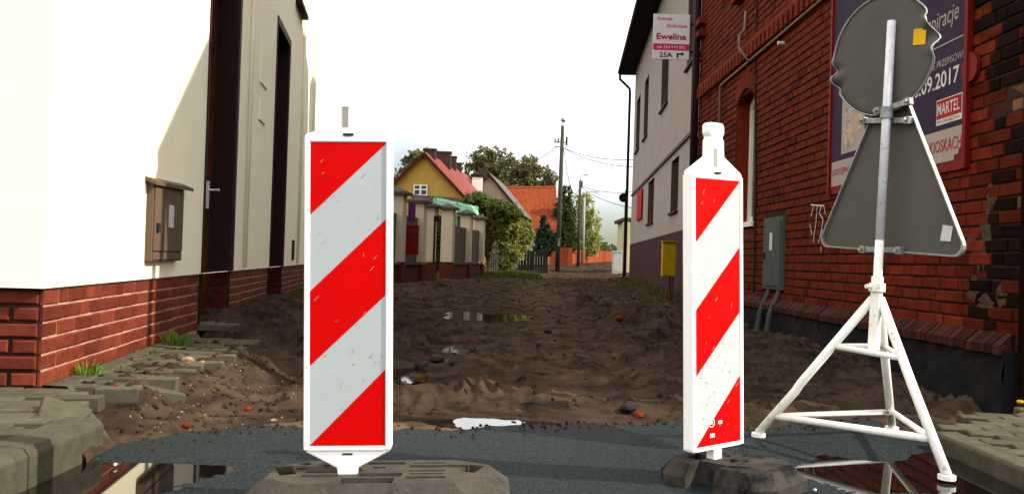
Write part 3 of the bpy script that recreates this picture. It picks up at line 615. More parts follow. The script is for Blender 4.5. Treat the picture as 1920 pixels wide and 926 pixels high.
def area(uc, hc, L, Hh):
    a = proj(Bp(uc - L / 2, hc)); b = proj(Bp(uc + L / 2, hc + Hh))
    if a is None or b is None: return 0
    if not (0 < a[0] < 1930 and -10 < a[1] < 930): return 0
    return abs(a[0] - b[0]) * Hh * 1660 / uc
cand.sort(key=lambda t: -area(*t))
def brickmat(uc, hc):
    w = uc - 5.34 + .07 * math.sin(hc * 9)
    if w < .055: return 'brick_pale' if rr.random() < .4 else 'brick_dark'
    if w < .40 + .14 * math.sin(hc * 3.1): return 'brick_soot' if rr.random() < .85 else 'brick_dark'
    if w < 1.0 and rr.random() < .75 - .7 * w: return 'brick_dark'
    if rr.random() < .06: return 'brick_dark'
    return 'brick_orange' if rr.random() < .25 else 'brick'
rest = {}
for k, (uc, hc, L, Hh) in enumerate(cand):
    m = brickmat(uc, hc); d = rr.uniform(-.004, .006)
    if hc > .6 and uc < 6.3 and rr.random() < .05: d -= .01
    if k < 285:
        L_ = L if abs(L - .25) < .01 or abs(L - .12) < .01 else round(L / .03) * .03
        placebrick(Bp(uc, hc, d), BD, BN, L_, Hh, .03, m, bb, BB, k % 5)
    else: rest.setdefault(m, []).append((uc, hc, L, Hh, d))
for m, lst in rest.items():
    mb = MB()
    for uc, hc, L, Hh, d in lst:
        c = .006; hu, hh = L / 2 / BD.y, Hh / 2
        q = [Bp(uc - hu, hc - hh, -.012), Bp(uc + hu, hc - hh, -.012), Bp(uc + hu, hc + hh, -.012), Bp(uc - hu, hc + hh, -.012)]
        q2 = [Bp(uc - hu + c, hc - hh + c, d), Bp(uc + hu - c, hc - hh + c, d + rr.uniform(-.002, .002)), Bp(uc + hu - c, hc + hh - c, d + rr.uniform(-.002, .002)), Bp(uc - hu + c, hc + hh - c, d)]
        mb.add(q + q2, [(4, 5, 6, 7), (0, 1, 5, 4), (1, 2, 6, 5), (2, 3, 7, 6), (3, 0, 4, 7)])
    o = make('brickwork', mb, m, bb, BB, kind='stuff')
# tone variation per joined brickwork comes from noise; side face quoins
for r_ in range(70):
    L = .24 if r_ % 2 else .12
    p_ = Bp(5.352, .49 + r_ * .086, -.012 - L / 2); 
    placebrick((p_.x, p_.y - .012, p_.z), (1, 0, 0), (0, -1, 0), L, .066, .03, 'brick_pale' if r_ % 3 else 'brick', bb, BB, r_ % 5) if r_ < 30 else None
# crumbling mortar smears near the corner
rm = random.Random(12)
for (u, h, ru, rh) in ((5.78, .95, .10, .09), (5.72, 1.12, .07, .12), (5.86, .72, .08, .07), (5.70, .62, .10, .06), (5.66, 1.32, .06, .07), (5.52, .70, .06, .08), (5.90, 1.05, .05, .05), (11.3, 1.20, .35, .03), (10.9, 1.28, .12, .025)):
    ol = [(ru * (1 + rm.uniform(-.35, .35)) * math.cos(t * math.pi / 9), rh * (1 + rm.uniform(-.35, .35)) * math.sin(t * math.pi / 9)) for t in range(18)]
    make('mortar_smear', MB().prism(ol, 0, Bp(u, h, 0), BD, (0, 0, 1), -.011, .0, BN * -1 * -1), 'smear', bb, BB)
# short side face of the building, seen only from further right
rest2 = {}
for k_ in range(46):
    u = .26 if k_ % 2 else .13
    while u < 4.0:
        L = .25 if (k_ + int(u * 4)) % 3 else .12; h = .49 + k_ * .086
        c_ = Bp(5.352, h, -.012 - u - L / 2); rest2.setdefault('brick' if rr.random() < .7 else ('brick_orange' if rr.random() < .5 else 'brick_dark'), MB()).box((c_.x, c_.y - .004, c_.z), (L - .012, .012, .073)); u += L
for m_, mb_ in rest2.items(): make('brickwork', mb_, m_, bb, BB, kind='stuff')
# toothed band: projecting course with dentils below
band = MB().prism([(0, 0), (9.2, 0), (9.2, .07), (0, .07)], 0, Bp(5.36, 3.68, 0), BD, (0, 0, 1), -.05, -.0005)
make('string_course', band, 'brick', bb, BB)
dn = None
for k in range(52):
    u = 5.45 + k * .175
    if dn is None:
        mbx = MB().box((0, 0, 0), (.075, .095, .15)); dn = bpy.data.meshes.new('dentil'); dn.from_pydata(mbx.v, [], mbx.f); dn.materials.append(M['brick'])
    o = bpy.data.objects.new('dentil', dn); COL.objects.link(o); o.parent = bb; o.location = Bp(u, 3.60, .030) - BB
for u, hh in ((14.3, 4.75), (14.3, 4.55), (12.0, 4.45), (7.0, 4.45)):
    make('corbel', MB().box(Bp(u, hh, .05), (.14, .26, .10)), 'brick', bb, BB, bevel=.01)
# sloped sill course of bricks on edge, foundation below
sm = {}
for k in range(118):
    u = 5.42 + k * .078
    a0, a1 = Bp(u, .47, .0), Bp(u, .345, .085)
    key = 'sill'
    if key not in sm:
        mbx = MB(); 
        mbx.add([(0, -.034, .0), (0, .034, .0), (-.085, .034, -.075), (-.085, -.034, -.075), (0, -.034, -.12), (0, .034, -.12), (-.085, .034, -.13), (-.085, -.034, -.13)], [(0, 1, 2, 3), (3, 2, 6, 7), (0, 3, 7, 4), (1, 5, 6, 2)])
        me = bpy.data.meshes.new('sill_brick'); me.from_pydata(mbx.v, [], mbx.f); me.materials.append(M['sill_brick']); sm[key] = me
    if k > 115: break
    me = sm[key]
    o = bpy.data.objects.new('sill_brick', me); COL.objects.link(o); o.parent = bb; o.location = Bp(u, .462 + rr.uniform(-.004, .004), .0 + rr.uniform(0, .006)) - BB; o.rotation_euler = (rr.uniform(-.02, .02), 0, 0)
nu, nh = 190, 10; fv = []; 
for a in range(nu):
    for b in range(nh):
        u = 5.36 + 9.2 * a / (nu - 1); h = -.3 + .66 * b / (nh - 1)
        fv.append(Bp(u, h, .075 - .02 * (b / nh) + .012 * math.sin(a * .9 + b * 2) + rr.uniform(-.016, .016)) )
ii = [(a * nh + b, (a + 1) * nh + b, (a + 1) * nh + b + 1, a * nh + b + 1) for a in range(nu - 1) for b in range(nh - 1)]
fm = MB(); fm.add(fv, ii); fm.add([Bp(5.36, -.3, .08), Bp(5.36, .36, .06), Bp(5.36, .36, -.3), Bp(5.36, -.3, -.3)], [(0, 1, 2, 3)]); make('foundation', fm, 'foundation', bb, BB, smooth=True)
# arched window
wd = thing  # noqa
def Bbox(name, u0_, u1_, h0_, h1_, d0, d1, m, par, base=BB, bev=.003):
    mb = MB().prism([(0, 0), (u1_ - u0_, 0), (u1_ - u0_, h1_ - h0_), (0, h1_ - h0_)], 0, Bp(u0_, h0_, 0), BD, (0, 0, 1), -d0, -d1)
    return make(name, mb, m, par, base, bevel=bev)
win = MB()
uc = 11.64
def archpts(u0_, u1_, hs, rise, n=10): return [(u0_ + (u1_ - u0_) * t / n, hs + rise * (1 - (2 * t / n - 1) ** 2)) for t in range(n + 1)]
ring_o = [(11.18, 1.40), (12.1, 1.40)] + list(reversed(archpts(11.18, 12.1, 3.02, .14)))
ring_i = [(11.27, 1.49), (12.01, 1.49)] + list(reversed(archpts(11.27, 12.01, 2.95, .12)))
n = len(ring_o)
vs = [Bp(u, h, -.18) for u, h in ring_o] + [Bp(u, h, -.18) for u, h in ring_i] + [Bp(u, h, -.25) for u, h in ring_o] + [Bp(u, h, -.25) for u, h in ring_i]
fs = []
for k in range(n):
    k2 = (k + 1) % n; fs += [(k, k2, n + k2, n + k), (n + k, n + k2, 3 * n + k2, 3 * n + k), (k, 2 * n + k, 2 * n + k2, k2)]
frame = make('window', MB().add(vs, fs), 'pvc', bb, BB)
make('pane', MB().add([Bp(u, h, -.215) for u, h in ring_i], [tuple(range(n))]), 'glass', frame, BB)
Bbox('mullion', 11.60, 11.68, 1.49, 3.03, -.19, -.24, 'pvc', frame); Bbox('transom', 11.27, 11.60, 2.45, 2.52, -.195, -.235, 'pvc', frame)
Bbox('sill', 11.14, 12.14, 1.33, 1.395, -.27, .03, 'pvc', frame)
# arch bricks over the window
for t in range(13):
    x_ = t / 12 * 2 - 1; u = uc + x_ * .45; h = 3.03 + .14 * (1 - x_ * x_) + .10
    fan = Matrix.Rotation(-x_ * .32, 3, 'X')
    mbx = MB().box(Bp(u, h, -.02), (.07, .064, .22), fan); make('arch_brick', mbx, 'brick', bb, BB)
fill = MB().add([Bp(11.18, 3.02, -.1), Bp(11.18, 3.22, -.1), Bp(12.1, 3.22, -.1), Bp(12.1, 3.02, -.1)] , []) 
top = archpts(11.18, 12.1, 3.02, .14)
fl = MB()
for k in range(10):
    (a, h0_), (b, h1_) = top[k], top[k + 1]
    fl.add([Bp(a, h0_, -.015), Bp(b, h1_, -.015), Bp(b, 3.24, -.015), Bp(a, 3.24, -.015)], [(0, 1, 2, 3)])
make('arch_infill', fl, 'mortar_dark', bb, BB)
for (a, b, c, d) in bhol[1:]:
    f_ = MB().add([Bp(a, c, -.2), Bp(b, c, -.2), Bp(b, d, -.2), Bp(a, d, -.2)], [(0, 1, 2, 3)]); w_ = make('window', f_, 'glass', bb, BB)
    fb = MB()
    for (p0, p1, q0_, q1_) in ((a, a + .07, c, d), (b - .07, b, c, d), (a + .07, b - .07, c, c + .07), ((a + b) / 2 - .03, (a + b) / 2 + .03, c + .07, d)):
        fb.prism([(0, 0), (p1 - p0, 0), (p1 - p0, q1_ - q0_), (0, q1_ - q0_)], 0, Bp(p0, q0_, -.2), BD, (0, 0, 1), -.002, -.05)
    make('window_frame', fb, 'pvc', w_, BB)
# cables and pipes on the brick
make('conduit', MB().tube([Bp(5.36, 3.52, .03), Bp(9, 3.50, .03), Bp(12.93, 3.46, .03), Bp(12.97, 3.40, .03), Bp(12.95, 1.6, .03)], .017, 8), 'cable', bb, BB, smooth=True)
make('conduit', MB().tube([Bp(11.7, 4.2, .02), Bp(11.7, 3.95, .03), Bp(11.62, 3.85, .12), Bp(11.6, 3.68, .12), Bp(11.42, 3.48, .04)], .018, 8), 'cable', bb, BB, smooth=True)
make('cable', MB().tube([Bp(11.22, 5.6, .012), Bp(11.2, 3.3, .012), Bp(11.02, 1.9, .012), Bp(11.0, .5, .012)], .012, 6), 'soffit', bb, BB)
make('insulator', MB().tube([Bp(10.08, 3.38, -.01), Bp(10.08, 3.38, .07)], .022, 8), 'white', bb, BB)
make('downpipe', MB().tube([Bp(14.5, -.1, .07), Bp(14.5, 8.8, .07)], .055, 12), 'pipe_brown', bb, BB, smooth=True)
dp = P(1917, 400, 5.22)
make('downpipe', MB().tube([(dp.x + .05, 5.22, .08), (dp.x + .05, 5.22, 5.7)], .052, 14), 'pipe_brown', bb, BB, smooth=True)
# graffiti: scratchy white strokes
gf = MB()
def stroke(pts, w=.012):
    for (a, b) in zip(pts[:-1], pts[1:]):
        A = WL(a[0], a[1], BA, BD); B = WL(b[0], b[1], BA, BD); A += BN * .0085; B += BN * .0085; d = (B - A); n_ = Vector((0, -d.z, d.y)).normalized() * w
        gf.add([A - n_, B - n_, B + n_, A + n_], [(0, 1, 2, 3)])
for s_ in ([(1522, 384), (1547, 386)], [(1527, 386), (1522, 405)], [(1534, 386), (1531, 420), (1526, 455)], [(1541, 387), (1538, 400), (1545, 412), (1540, 440)], [(1547, 388), (1549, 402)], [(1520, 420), (1524, 440)], [(1536, 455), (1543, 430)], [(1541, 462), (1541, 472)]): stroke(s_, .007)
make('graffiti', gf, 'white', bb, BB)
# grey steel electrical cabinet
cbB = Bp(9.83, .55)
ec = thing('electric_cabinet', 'dirty grey-green steel electrical cabinet set in the red brick wall', 'cabinet', cbB)
Bbox('box', 9.86, 10.57, .57, 1.40, -.05, .03, 'cabinet_grey', ec, cbB)
dr = Bbox('door', 9.90, 10.53, .61, 1.36, .03, .042, 'cabinet_grey', ec, cbB)
Bbox('sticker', 10.18, 10.28, 1.02, 1.22, .043, .045, 'white', dr, cbB, 0); Bbox('lock', 10.44, 10.50, .92, .99, .043, .06, 'dark_slot', dr, cbB)
for u in (9.98, 10.36): make('cable_duct', MB().tube([Bp(u, .57, .0), Bp(u + .03, .30, .1), Bp(u + .06, .0, .13)], .03, 8), 'cabinet_grey', ec, cbB)

# ------------------------------------------------------------------ poster board
pbase = Bp(8.47, 1.5)
pb = thing('billboard', 'purple magazine poster with MARTEL logo in a red frame on the brick wall', 'billboard', pbase)
def Pb(name, u0_, u1_, h0_, h1_, d0, d1, m, par=pb, bev=.0): return Bbox(name, u0_, u1_, h0_, h1_, d0, d1, m, par, pbase, bev)
Pb('backboard', 5.93, 8.47, 1.53, 4.1, .004, .024, 'poster_red')
Pb('frame', 5.925, 5.965, 1.53, 4.1, .024, .045, 'poster_red'); Pb('frame', 8.44, 8.475, 1.53, 4.1, .024, .045, 'poster_red')
Pb('poster_sheet', 5.985, 8.41, 1.83, 4.0, .024, .027, 'poster_purple')
bot = MB().prism([(0, 0), (2.30, 0), (2.31, .035), (2.36, .04), (2.37, .075), (2.42, .08), (2.42, .232), (0, .232)], 0, Bp(8.405, 1.60, 0), -BD, (0, 0, 1), .024, .027, BN)
make('poster_strip', bot, 'poster_white', pb, pbase)
XD = -BD; UP = (0, 0, 1)
def Pt(s, m, uright, h, w, hh, out=.0275, **k): return text(s, m, Bp(uright + w, h, out), XD, UP, w, hh, pb, pbase, **k)
Pt('DOSTĘPNE W SKLEPACH', 'red_print', 7.42, 1.685, .96, .075)
Pt('I KIOSKACH', 'red_print', 6.0, 1.676, .50, .088)
Pt('Inspiracje', 'poster_white', 6.076, 2.535, .56, .165, shear=.15)
Pt('smaki', 'poster_white', 6.337, 2.475, .30, .10, shear=.15)
Pb('poster_rule', 6.01, 8.2, 2.437, 2.446, .027, .029, 'poster_white')
Pt('SPECJALNE WYDANIE PRZEPISÓW!', 'poster_white', 6.0, 2.272, 1.05, .078)
Pt('28.09.2017', 'white', 6.05, 2.135, .76, .118, bold=.012)
Pb('logo_plate', 6.0, 6.36, 1.87, 2.052, .027, .030, 'white')
Pb('logo_field', 6.008, 6.352, 1.915, 2.044, .030, .032, 'red_print')
Pt('MARTEL', 'white', 6.022, 1.94, .315, .082, out=.033, bold=.01)
Pt('WYDAWNICTWO', 'red_print', 6.02, 1.882, .32, .020, out=.031)
Pb('photo_print', 7.65, 8.17, 1.88, 2.38, .027, .0295, 'poster_white')
disc = lambda u, h, r, m, k: make('plate_print', MB().add([Bp(u + r * math.cos(t * math.pi / 12), h + r * math.sin(t * math.pi / 12), k) for t in range(24)], [tuple(range(24))]), m, pb, pbase)
disc(8.0, 2.05, .125, 'poster_food2', .0305); disc(8.0, 2.05, .08, 'poster_food1', .0315); disc(7.78, 2.14, .10, 'poster_food1', .0305); disc(8.02, 2.27, .09, 'poster_food2', .0305)
make('reflector', MB().tube([Bp(5.91, 2.20, .01), Bp(5.91, 2.20, .035)], .10, 24), 'poster_red', pb, pbase)

# ------------------------------------------------------------------ GREY BUILDING
GBb = Gp(14.9, 0)
gb = thing('plaster_building', 'long grey-pink plastered house with mauve plinth and overhanging dark eaves', 'building', GBb)
gh = [(34.7, 36.6, 5.35, 7.5), (31.0, 32.7, 5.35, 7.5), (24.6, 26.5, 5.35, 7.5), (18.9, 20.6, 5.35, 7.5), (27.9, 30.0, 2.15, 3.55), (21.6, 23.2, 2.15, 3.5), (17.9, 19.4, 2.15, 3.5)]
gh = [(a, b, c, d) for a, b, c, d in gh]
wm, rv = wallmesh(lambda u, h, d: Gp(u, h, d), 14.9, 38.0, 1.62, 9.05, gh, .16)
wm.add([Gp(38, -.3), Gp(38, -.3, -8), Gp(38, 9.05, -8), Gp(38, 9.05)], [(0, 1, 2, 3)])
wm.add([Gp(14.9, -.3, -.02), Gp(14.9, -.3, -8), Gp(14.9, 9.05, -8), Gp(14.9, 9.05, -.02)], [(0, 1, 2, 3)])
make('wall', wm, 'grey_plaster', gb, GBb); [make('reveal', q, 'window_brown', gb, GBb) for q in rv]
make('plinth', MB().add([Gp(14.9, -.3, .02), Gp(38.02, -.3, .02), Gp(38.02, 1.62, .02), Gp(14.9, 1.62, .02), Gp(14.9, 1.62, 0), Gp(38.02, 1.62, 0)], [(0, 1, 2, 3), (3, 2, 5, 4)]), 'mauve_plaster', gb, GBb)
def Gbox(name, u0_, u1_, h0_, h1_, d0, d1, m, par=gb, base=GBb, bev=0):
    mb = MB().prism([(0, 0), (u1_ - u0_, 0), (u1_ - u0_, h1_ - h0_), (0, h1_ - h0_)], 0, Gp(u0_, h0_, 0), GD, (0, 0, 1), -d0, -d1); return make(name, mb, m, par, base, bevel=bev)
Gbox('string_course', 14.9, 38.0, 3.66, 3.74, .001, .05, 'window_brown')
for (a, b, c, d) in gh:
    w_ = Gbox('window', a, b, c, d, -.16, -.12, 'window_brown')
    for (p, q) in ((a + .1, (a + b) / 2 - .05), ((a + b) / 2 + .05, b - .1)): Gbox('pane', p, q, c + .1, d - .1, -.119, -.112, 'glass', w_)
    Gbox('window_sill', a - .05, b + .05, c - .06, c - .005, .001, .07, 'mauve_trim', w_)
# roof with overhang, soffit, fascia, gutter
pr = [(-.62, 9.0), (-.62, 9.22), (4.0, 13.2), (8.6, 9.22), (8.6, 9.0)]
mb = MB().prism([(a, b) for a, b in pr], 0, Gp(14.9, 0, 0), -GN, (0, 0, 1), 0, 23.7, GD); make('roof', mb, 'soffit', gb, GBb)
make('gutter', MB().tube([Gp(15, 9.12, .68), Gp(38.5, 9.10, .68)], .07, 10), 'pipe_brown', gb, GBb)
make('downpipe', MB().tube([Gp(38.2, 9.05, .66), Gp(38.2, 8.75, .64), Gp(38.2, 8.35, .22), Gp(38.2, 8.1, .20), Gp(38.2, .25, .20)], .062, 12), 'pipe_brown', gb, GBb, smooth=True)
make('downpipe', MB().tube([Gp(18.35, 9.0, .12), Gp(18.35, .1, .10)], .07, 12), 'pipe_brown', gb, GBb, smooth=True)
# red board on the grey wall and the sign on a post
rb = Gbox('notice_board', 32.0, 34.2, 2.45, 3.55, .03, .07, 'red_print', None, Gp(32, 2.45)); tag(rb, 'small red notice board on the grey wall near its far corner', 'notice board')
sp0 = Gp(36.5, .1, .35)
sg = thing('street_sign', 'dark round road sign on a thin post by the far corner of the grey house', 'road sign', sp0)
make('post', MB().tube([sp0, sp0 + Vector((0, 0, 3.7))], .04, 8), 'pipe_brown', sg, sp0)
make('sign_plate', MB().tube([sp0 + Vector((-.1, -.06, 3.4)), sp0 + Vector((-.1, -.03, 3.4))], .19, 24), 'pipe_brown', sg, sp0); make('sign_arm', MB().box(sp0 + Vector((-.1, -.01, 3.4)), (.3, .03, .04)), 'galv', sg, sp0)
# yellow gas box on a rusty post
gq = G(1258, 566, .05); 
g = thing('gas_meter_box', 'yellow metal gas box on a rusty post in front of the mauve plinth', 'meter box', (gq.x, gq.y, H(gq.x, gq.y)))
k = gq.y
b0 = P(1254, 486, k)
bw, bh = 26 / FPX * k, 64 / FPX * k
make('box', MB().box(b0, (bw, .18, bh)), 'yellow_box', g, g.location, bevel=.008)
make('door', MB().box(b0 + Vector((0, -.096, 0)), (bw - .05, .01, bh - .05)), 'yellow_box', g, g.location, bevel=.002)
make('lid', MB().box(b0 + Vector((0, -.02, bh / 2 + .012)), (bw + .03, .25, .02)), 'yellow_box', g, g.location, bevel=.003)
make('post', MB().tube([(b0.x + .03, b0.y + .02, b0.z - bh / 2), (b0.x + .05, b0.y + .02, g.location.z - .1)], .028, 8), 'rust', g, g.location)
make('post', MB().tube([(b0.x + .10, b0.y + .05, b0.z - bh / 2), (b0.x + .11, b0.y + .05, g.location.z - .1)], .014, 8), 'rust', g, g.location)

# guest-room sign at the joint of the two houses
s0 = Vector((2.44, 16.0, 4.53)); sw, sh = .66, .82
gs = thing('guesthouse_sign', 'white and magenta sign reading Pokoje Goscinne Ewelina 25A high between the houses', 'sign', s0)
make('board', MB().box(s0 + Vector((sw / 2, .02, sh / 2)), (sw, .03, sh)), 'sign_white', gs, s0, bevel=.003)
make('magenta_band', MB().box(s0 + Vector((sw / 2, .0035, sh * .27)), (sw - .004, .005, .115)), 'pink', gs, s0)
def St(s, m, x, z, w, h, o=.0, **k): return text(s, m, s0 + Vector((x, .004 - o, z)), (1, 0, 0), (0, 0, 1), w, h, gs, s0, **k)
St('Pokoje', 'pink', .07, .69, .27, .075, bold=.02, shear=.05); St('Gościnne', 'pink', .24, .575, .37, .07, bold=.02, shear=.05)
St('Ewelina', 'red_print', .06, .355, .54, .115, bold=.03); St('tel. 724 919 522', 'white', .07, .195, .52, .05, .003, bold=.02)
St('25A', 'text_dark', .12, .035, .24, .09, bold=.02)
ar = MB(); 
for c_, s_ in (((.45, .06), (.03, .07)), ((.485, .10), (.09, .028))): ar.box(s0 + Vector((c_[0], .002, c_[1])), (s_[0], .003, s_[1]))
ar.prism([(0, 0), (.05, .04), (0, .08)], 0, s0 + Vector((.52, .002, .06)), (1, 0, 0), (0, 0, 1), -.002, .002, (0, 1, 0)); make('arrow', ar, 'text_dark', gs, s0)
make('bracket', MB().box((s0.x + sw + .25, 16.03, s0.z + .15), (.5, .03, .03)).box((s0.x + sw + .25, 16.03, s0.z + .65), (.5, .03, .03)), 'pipe_brown', gs, s0)

# ------------------------------------------------------------------ TRAFFIC BEACONS
def bool_foot(cuts, name, parent, ox=0, mt='rubber'):
    bl, bw_, tl, tw, ch, hz = .43, .20, .36, .160, .11, .100
    def octo(l, w, c): return [(-l + c, -w), (l - c, -w), (l, -w + c * .7), (l, w - c * .7), (l - c, w), (-l + c, w), (-l, w - c * .7), (-l, -w + c * .7)]
    A, B, D_ = octo(bl, bw_, ch), octo(bl, bw_, ch), octo(tl, tw, ch)
    if True: pass
    vs = [(x, y, 0) for x, y in A] + [(x, y, .045) for x, y in B] + [(x, y, hz) for x, y in D_]
    fs = [tuple(reversed(range(8))), tuple(range(16, 24))] + [(r * 8 + i, r * 8 + (i + 1) % 8, (r + 1) * 8 + (i + 1) % 8, (r + 1) * 8 + i) for r in (0, 1) for i in range(8)]
    o = make(name, MB().add(vs, fs), 'rubber')
    cm = MB()
    for c in cuts:
        if c[0] == 'b': _, x, y, sx__, sy__, a = c; cm.box((x, y, hz - .02), (sx__, sy__, .09), Matrix.Rotation(a, 3, 'Z'))
        elif c[0] == 'h': _, x, y, r = c; cm.tube([(x, y, hz - .05), (x, y, hz + .03)], r, 14)
        elif c[0] == 's': _, x, y, z, sx__, sy__, sz__ = c; cm.box((x, y, z), (sx__, sy__, sz__))
    cut = make('cutter', cm, 'dark_slot')
    bo = o.modifiers.new('b', 'BOOLEAN'); bo.operation = 'DIFFERENCE'; bo.object = cut; bo.solver = 'EXACT'; bo.use_self = True
    bv = o.modifiers.new('v', 'BEVEL'); bv.width = .005; bv.segments = 2; bv.limit_method = 'ANGLE'; bv.angle_limit = math.radians(25)
    bpy.context.view_layer.update()
    me = bpy.data.meshes.new_from_object(o.evaluated_get(bpy.context.evaluated_depsgraph_get())); o.modifiers.clear(); o.data = me; o.location = (ox, 0, 0)
    me.materials.clear(); me.materials.append(M[mt])
    bpy.data.objects.remove(cut); o.parent = parent
    return o
CUTS = [('b', .155, -.085, .13, .026, 0), ('b', .155, .115, .11, .016, 0), ('b', .19, .070, .20, .036, 0), ('b', .155, .005, .12, .020, 0), ('b', .155, -.035, .11, .020, 0),
        ('b', .305, .03, .055, .10, -.35), ('b', -.315, .02, .055, .12, .35), ('h', -.27, .115, .022), ('h', -.20, .085, .026), ('h', -.265, .045, .020),
        ('b', -.19, -.005, .11, .020, 0), ('b', -.19, -.055, .12, .022, 0), ('b', -.18, .125, .07, .014, 0), ('b', -.03, -.12, .17, .07, 0), ('b', -.01, .055, .045, .026, 0), ('b', .005, -.045, .14, .050, 0), ('b', -.105, 0, .07, .075, 0), ('b', .01, .115, .13, .030, 0)]
def beacon(loc, rz, zb, funnel, label, foot_rot, cuts, ox=0, mt='rubber'):
    root = thing('traffic_beacon', label, 'traffic beacon', loc, rz, 'red and white striped beacons closing the road')
    t = .020
    top = [(.145, .01), (.145, 1.022), (.045, 1.088), (.04, 1.12)] 
    right = [(.145, 0.0 if funnel else -.012), (.145, 1.022), (.138, 1.032), (.043, 1.09), (.041, 1.15), (.033, 1.162), (.043, 1.178), (.043, 1.205), (.034, 1.218)]
    if funnel: right = [(.145, 0.0), (.145, 1.020), (.138, 1.030), (.046, 1.052), (.040, 1.062), (.040, 1.112), (.032, 1.122)]
    if funnel: low = [(.032, -zb + .06), (.034, -.075), (.135, -.022), (.145, -.008)]
    else: low = [(.024, -zb + .06), (.024, -.020), (.137, -.020), (.145, -.010)]
    half = low + right[1:]
    outl = half + [(-x, y) for x, y in reversed(half)]
    body = make('body', MB().prism(outl, 0, (0, 0, zb), (1, 0, 0), (0, 0, 1), t, -t, (0, 1, 0)), 'beacon_white', root, (0, 0, 0), bevel=.007, seg=3)
    fr = MB()
    for sg_ in (-1, 1):
        y = sg_ * (t + .0)
        for (cx_, cz_, w_, h_) in ((-.134, .5, .018, 1.03), (.134, .5, .018, 1.03), (0, 1.009, .25, .016), (0, -.009, .25, .016)): fr.box((cx_, y, zb + cz_), (w_, .011, h_))
    make('rim', fr, 'beacon_white', body, (0, 0, 0), bevel=.004, seg=2)
    make('slot', MB().box((0, -t - .003, zb + 1.026 - .0), (.034, .008, .007)), 'dark_slot', body, (0, 0, 0))
    make('grip_shade', MB().box((-.010, -t - .0006, zb + 1.083), (.020, .002, .062)).box((-.010, -t - .0006, zb + 1.117), (.024, .002, .005)), 'dark_white', body, (0, 0, 0), kind='stuff')  # raised grey strips, coloured as the shade inside a grip groove
    if funnel: make('slot', MB().box((0, -t - .0002, zb - .028), (.034, .002, .006)), 'dark_slot', body, (0, 0, 0))
    for sg_ in (-1, 1):
        sgn = 1 if sg_ < 0 else -1
        sh_ = make('white_sheet', MB().box((0, sg_ * (t + .0005), zb + .5), (.248, .002, 1.0)), 'sheet_white', root, (0, 0, 0))
        for poly in ([(-.124, .7606), (.124, .996), (.124, 1.0), (-.124, 1.0)], [(-.124, .262), (.124, .495), (.124, .745), (-.124, .508)], [(-.124, .0), (.124, .0), (.124, .25)]):
            pts = [(a * sgn, b) for a, b in poly]
            make('red_stripe', MB().prism(pts, 0, (0, sg_ * (t + .0016), zb), (1, 0, 0), (0, 0, 1), 0, sg_ * .0008, (0, 1, 0)), 'red_sheet', sh_, (0, 0, 0))
    rs_ = random.Random(int(zb * 1000)); sp_, sc_ = MB(), MB()
    for k in range(60):                      # mud splashes, thickest near the road
        x = rs_.uniform(-.135, .135); z = zb + min(.98, abs(rs_.gauss(0, .30))); r = rs_.uniform(.0006, .0022); a0 = rs_.uniform(0, 6)
        sp_.add([(x + r * rs_.uniform(.6, 1.3) * math.cos(a0 + q * 1.256), -t - .0062 if abs(x) > .125 else -t - .0030, z + r * rs_.uniform(.6, 1.5) * math.sin(a0 + q * 1.256)) for q in range(5)], [(0, 1, 2, 3, 4)])
    for k in range(26):                       # pale scratches in the sheeting
        x = rs_.uniform(-.115, .10); z = zb + rs_.uniform(.03, .95); l_ = rs_.uniform(.006, .034); a0 = rs_.choice((.8, .75, 1.4, rs_.uniform(0, 3))); w_ = rs_.uniform(.0004, .0011)
        dx, dz = math.cos(a0) * l_, math.sin(a0) * l_
        if z + abs(dz) > zb + .99: continue
        sc_.add([(x, -t - .0028, z), (x + w_, -t - .0028, z - w_), (x + dx * .6 + w_, -t - .0028, z + dz * .6), (x + dx, -t - .0028, z + dz), (x + dx * .5 - w_, -t - .0028, z + dz * .5 + w_)], [(0, 1, 2, 3, 4)])
    make('mud_splash', sp_, 'sand', body, (0, 0, 0), kind='stuff'); make('scratch', sc_, 'poster_white', body, (0, 0, 0), kind='stuff')
    f = bool_foot(cuts, 'foot', root, ox, mt); f.rotation_euler = (0, 0, foot_rot)
    # tongue holder of the post in the foot
    return root
c1 = P(654, 548, 2.95); b1 = beacon((c1.x, 2.95, 0), math.radians(2), .190, True, 'nearer left red and white striped beacon facing straight down the road, on a slotted foot', 0, CUTS, .105)
def stand_up(b, Y, bot_px, top_px, zb, rz):
    """set the beacon's base point and lean so that its panel axis runs from foot to head as measured"""
    q0, q1 = P(*bot_px, Y), P(*top_px, Y); a = math.atan2(q1.x - q0.x, q1.z - q0.z)
    b.location = (q0.x - math.tan(a) * zb, Y, 0); b.rotation_euler = (Matrix.Rotation(a, 3, 'Y') @ Matrix.Rotation(rz, 3, 'Z')).to_euler()
stand_up(b1, 2.95, (653, 833), (655, 262), .190, math.radians(2))
make('foot_water_tone', MB().box((.11, -.045, .060), (.135, .045, .012)).box((.115, .115, .068), (.125, .025, .01)), 'water_tone', b1, (0, 0, 0), kind='stuff')  # blue-grey plates coloured as water and its reflection in the foot's recesses
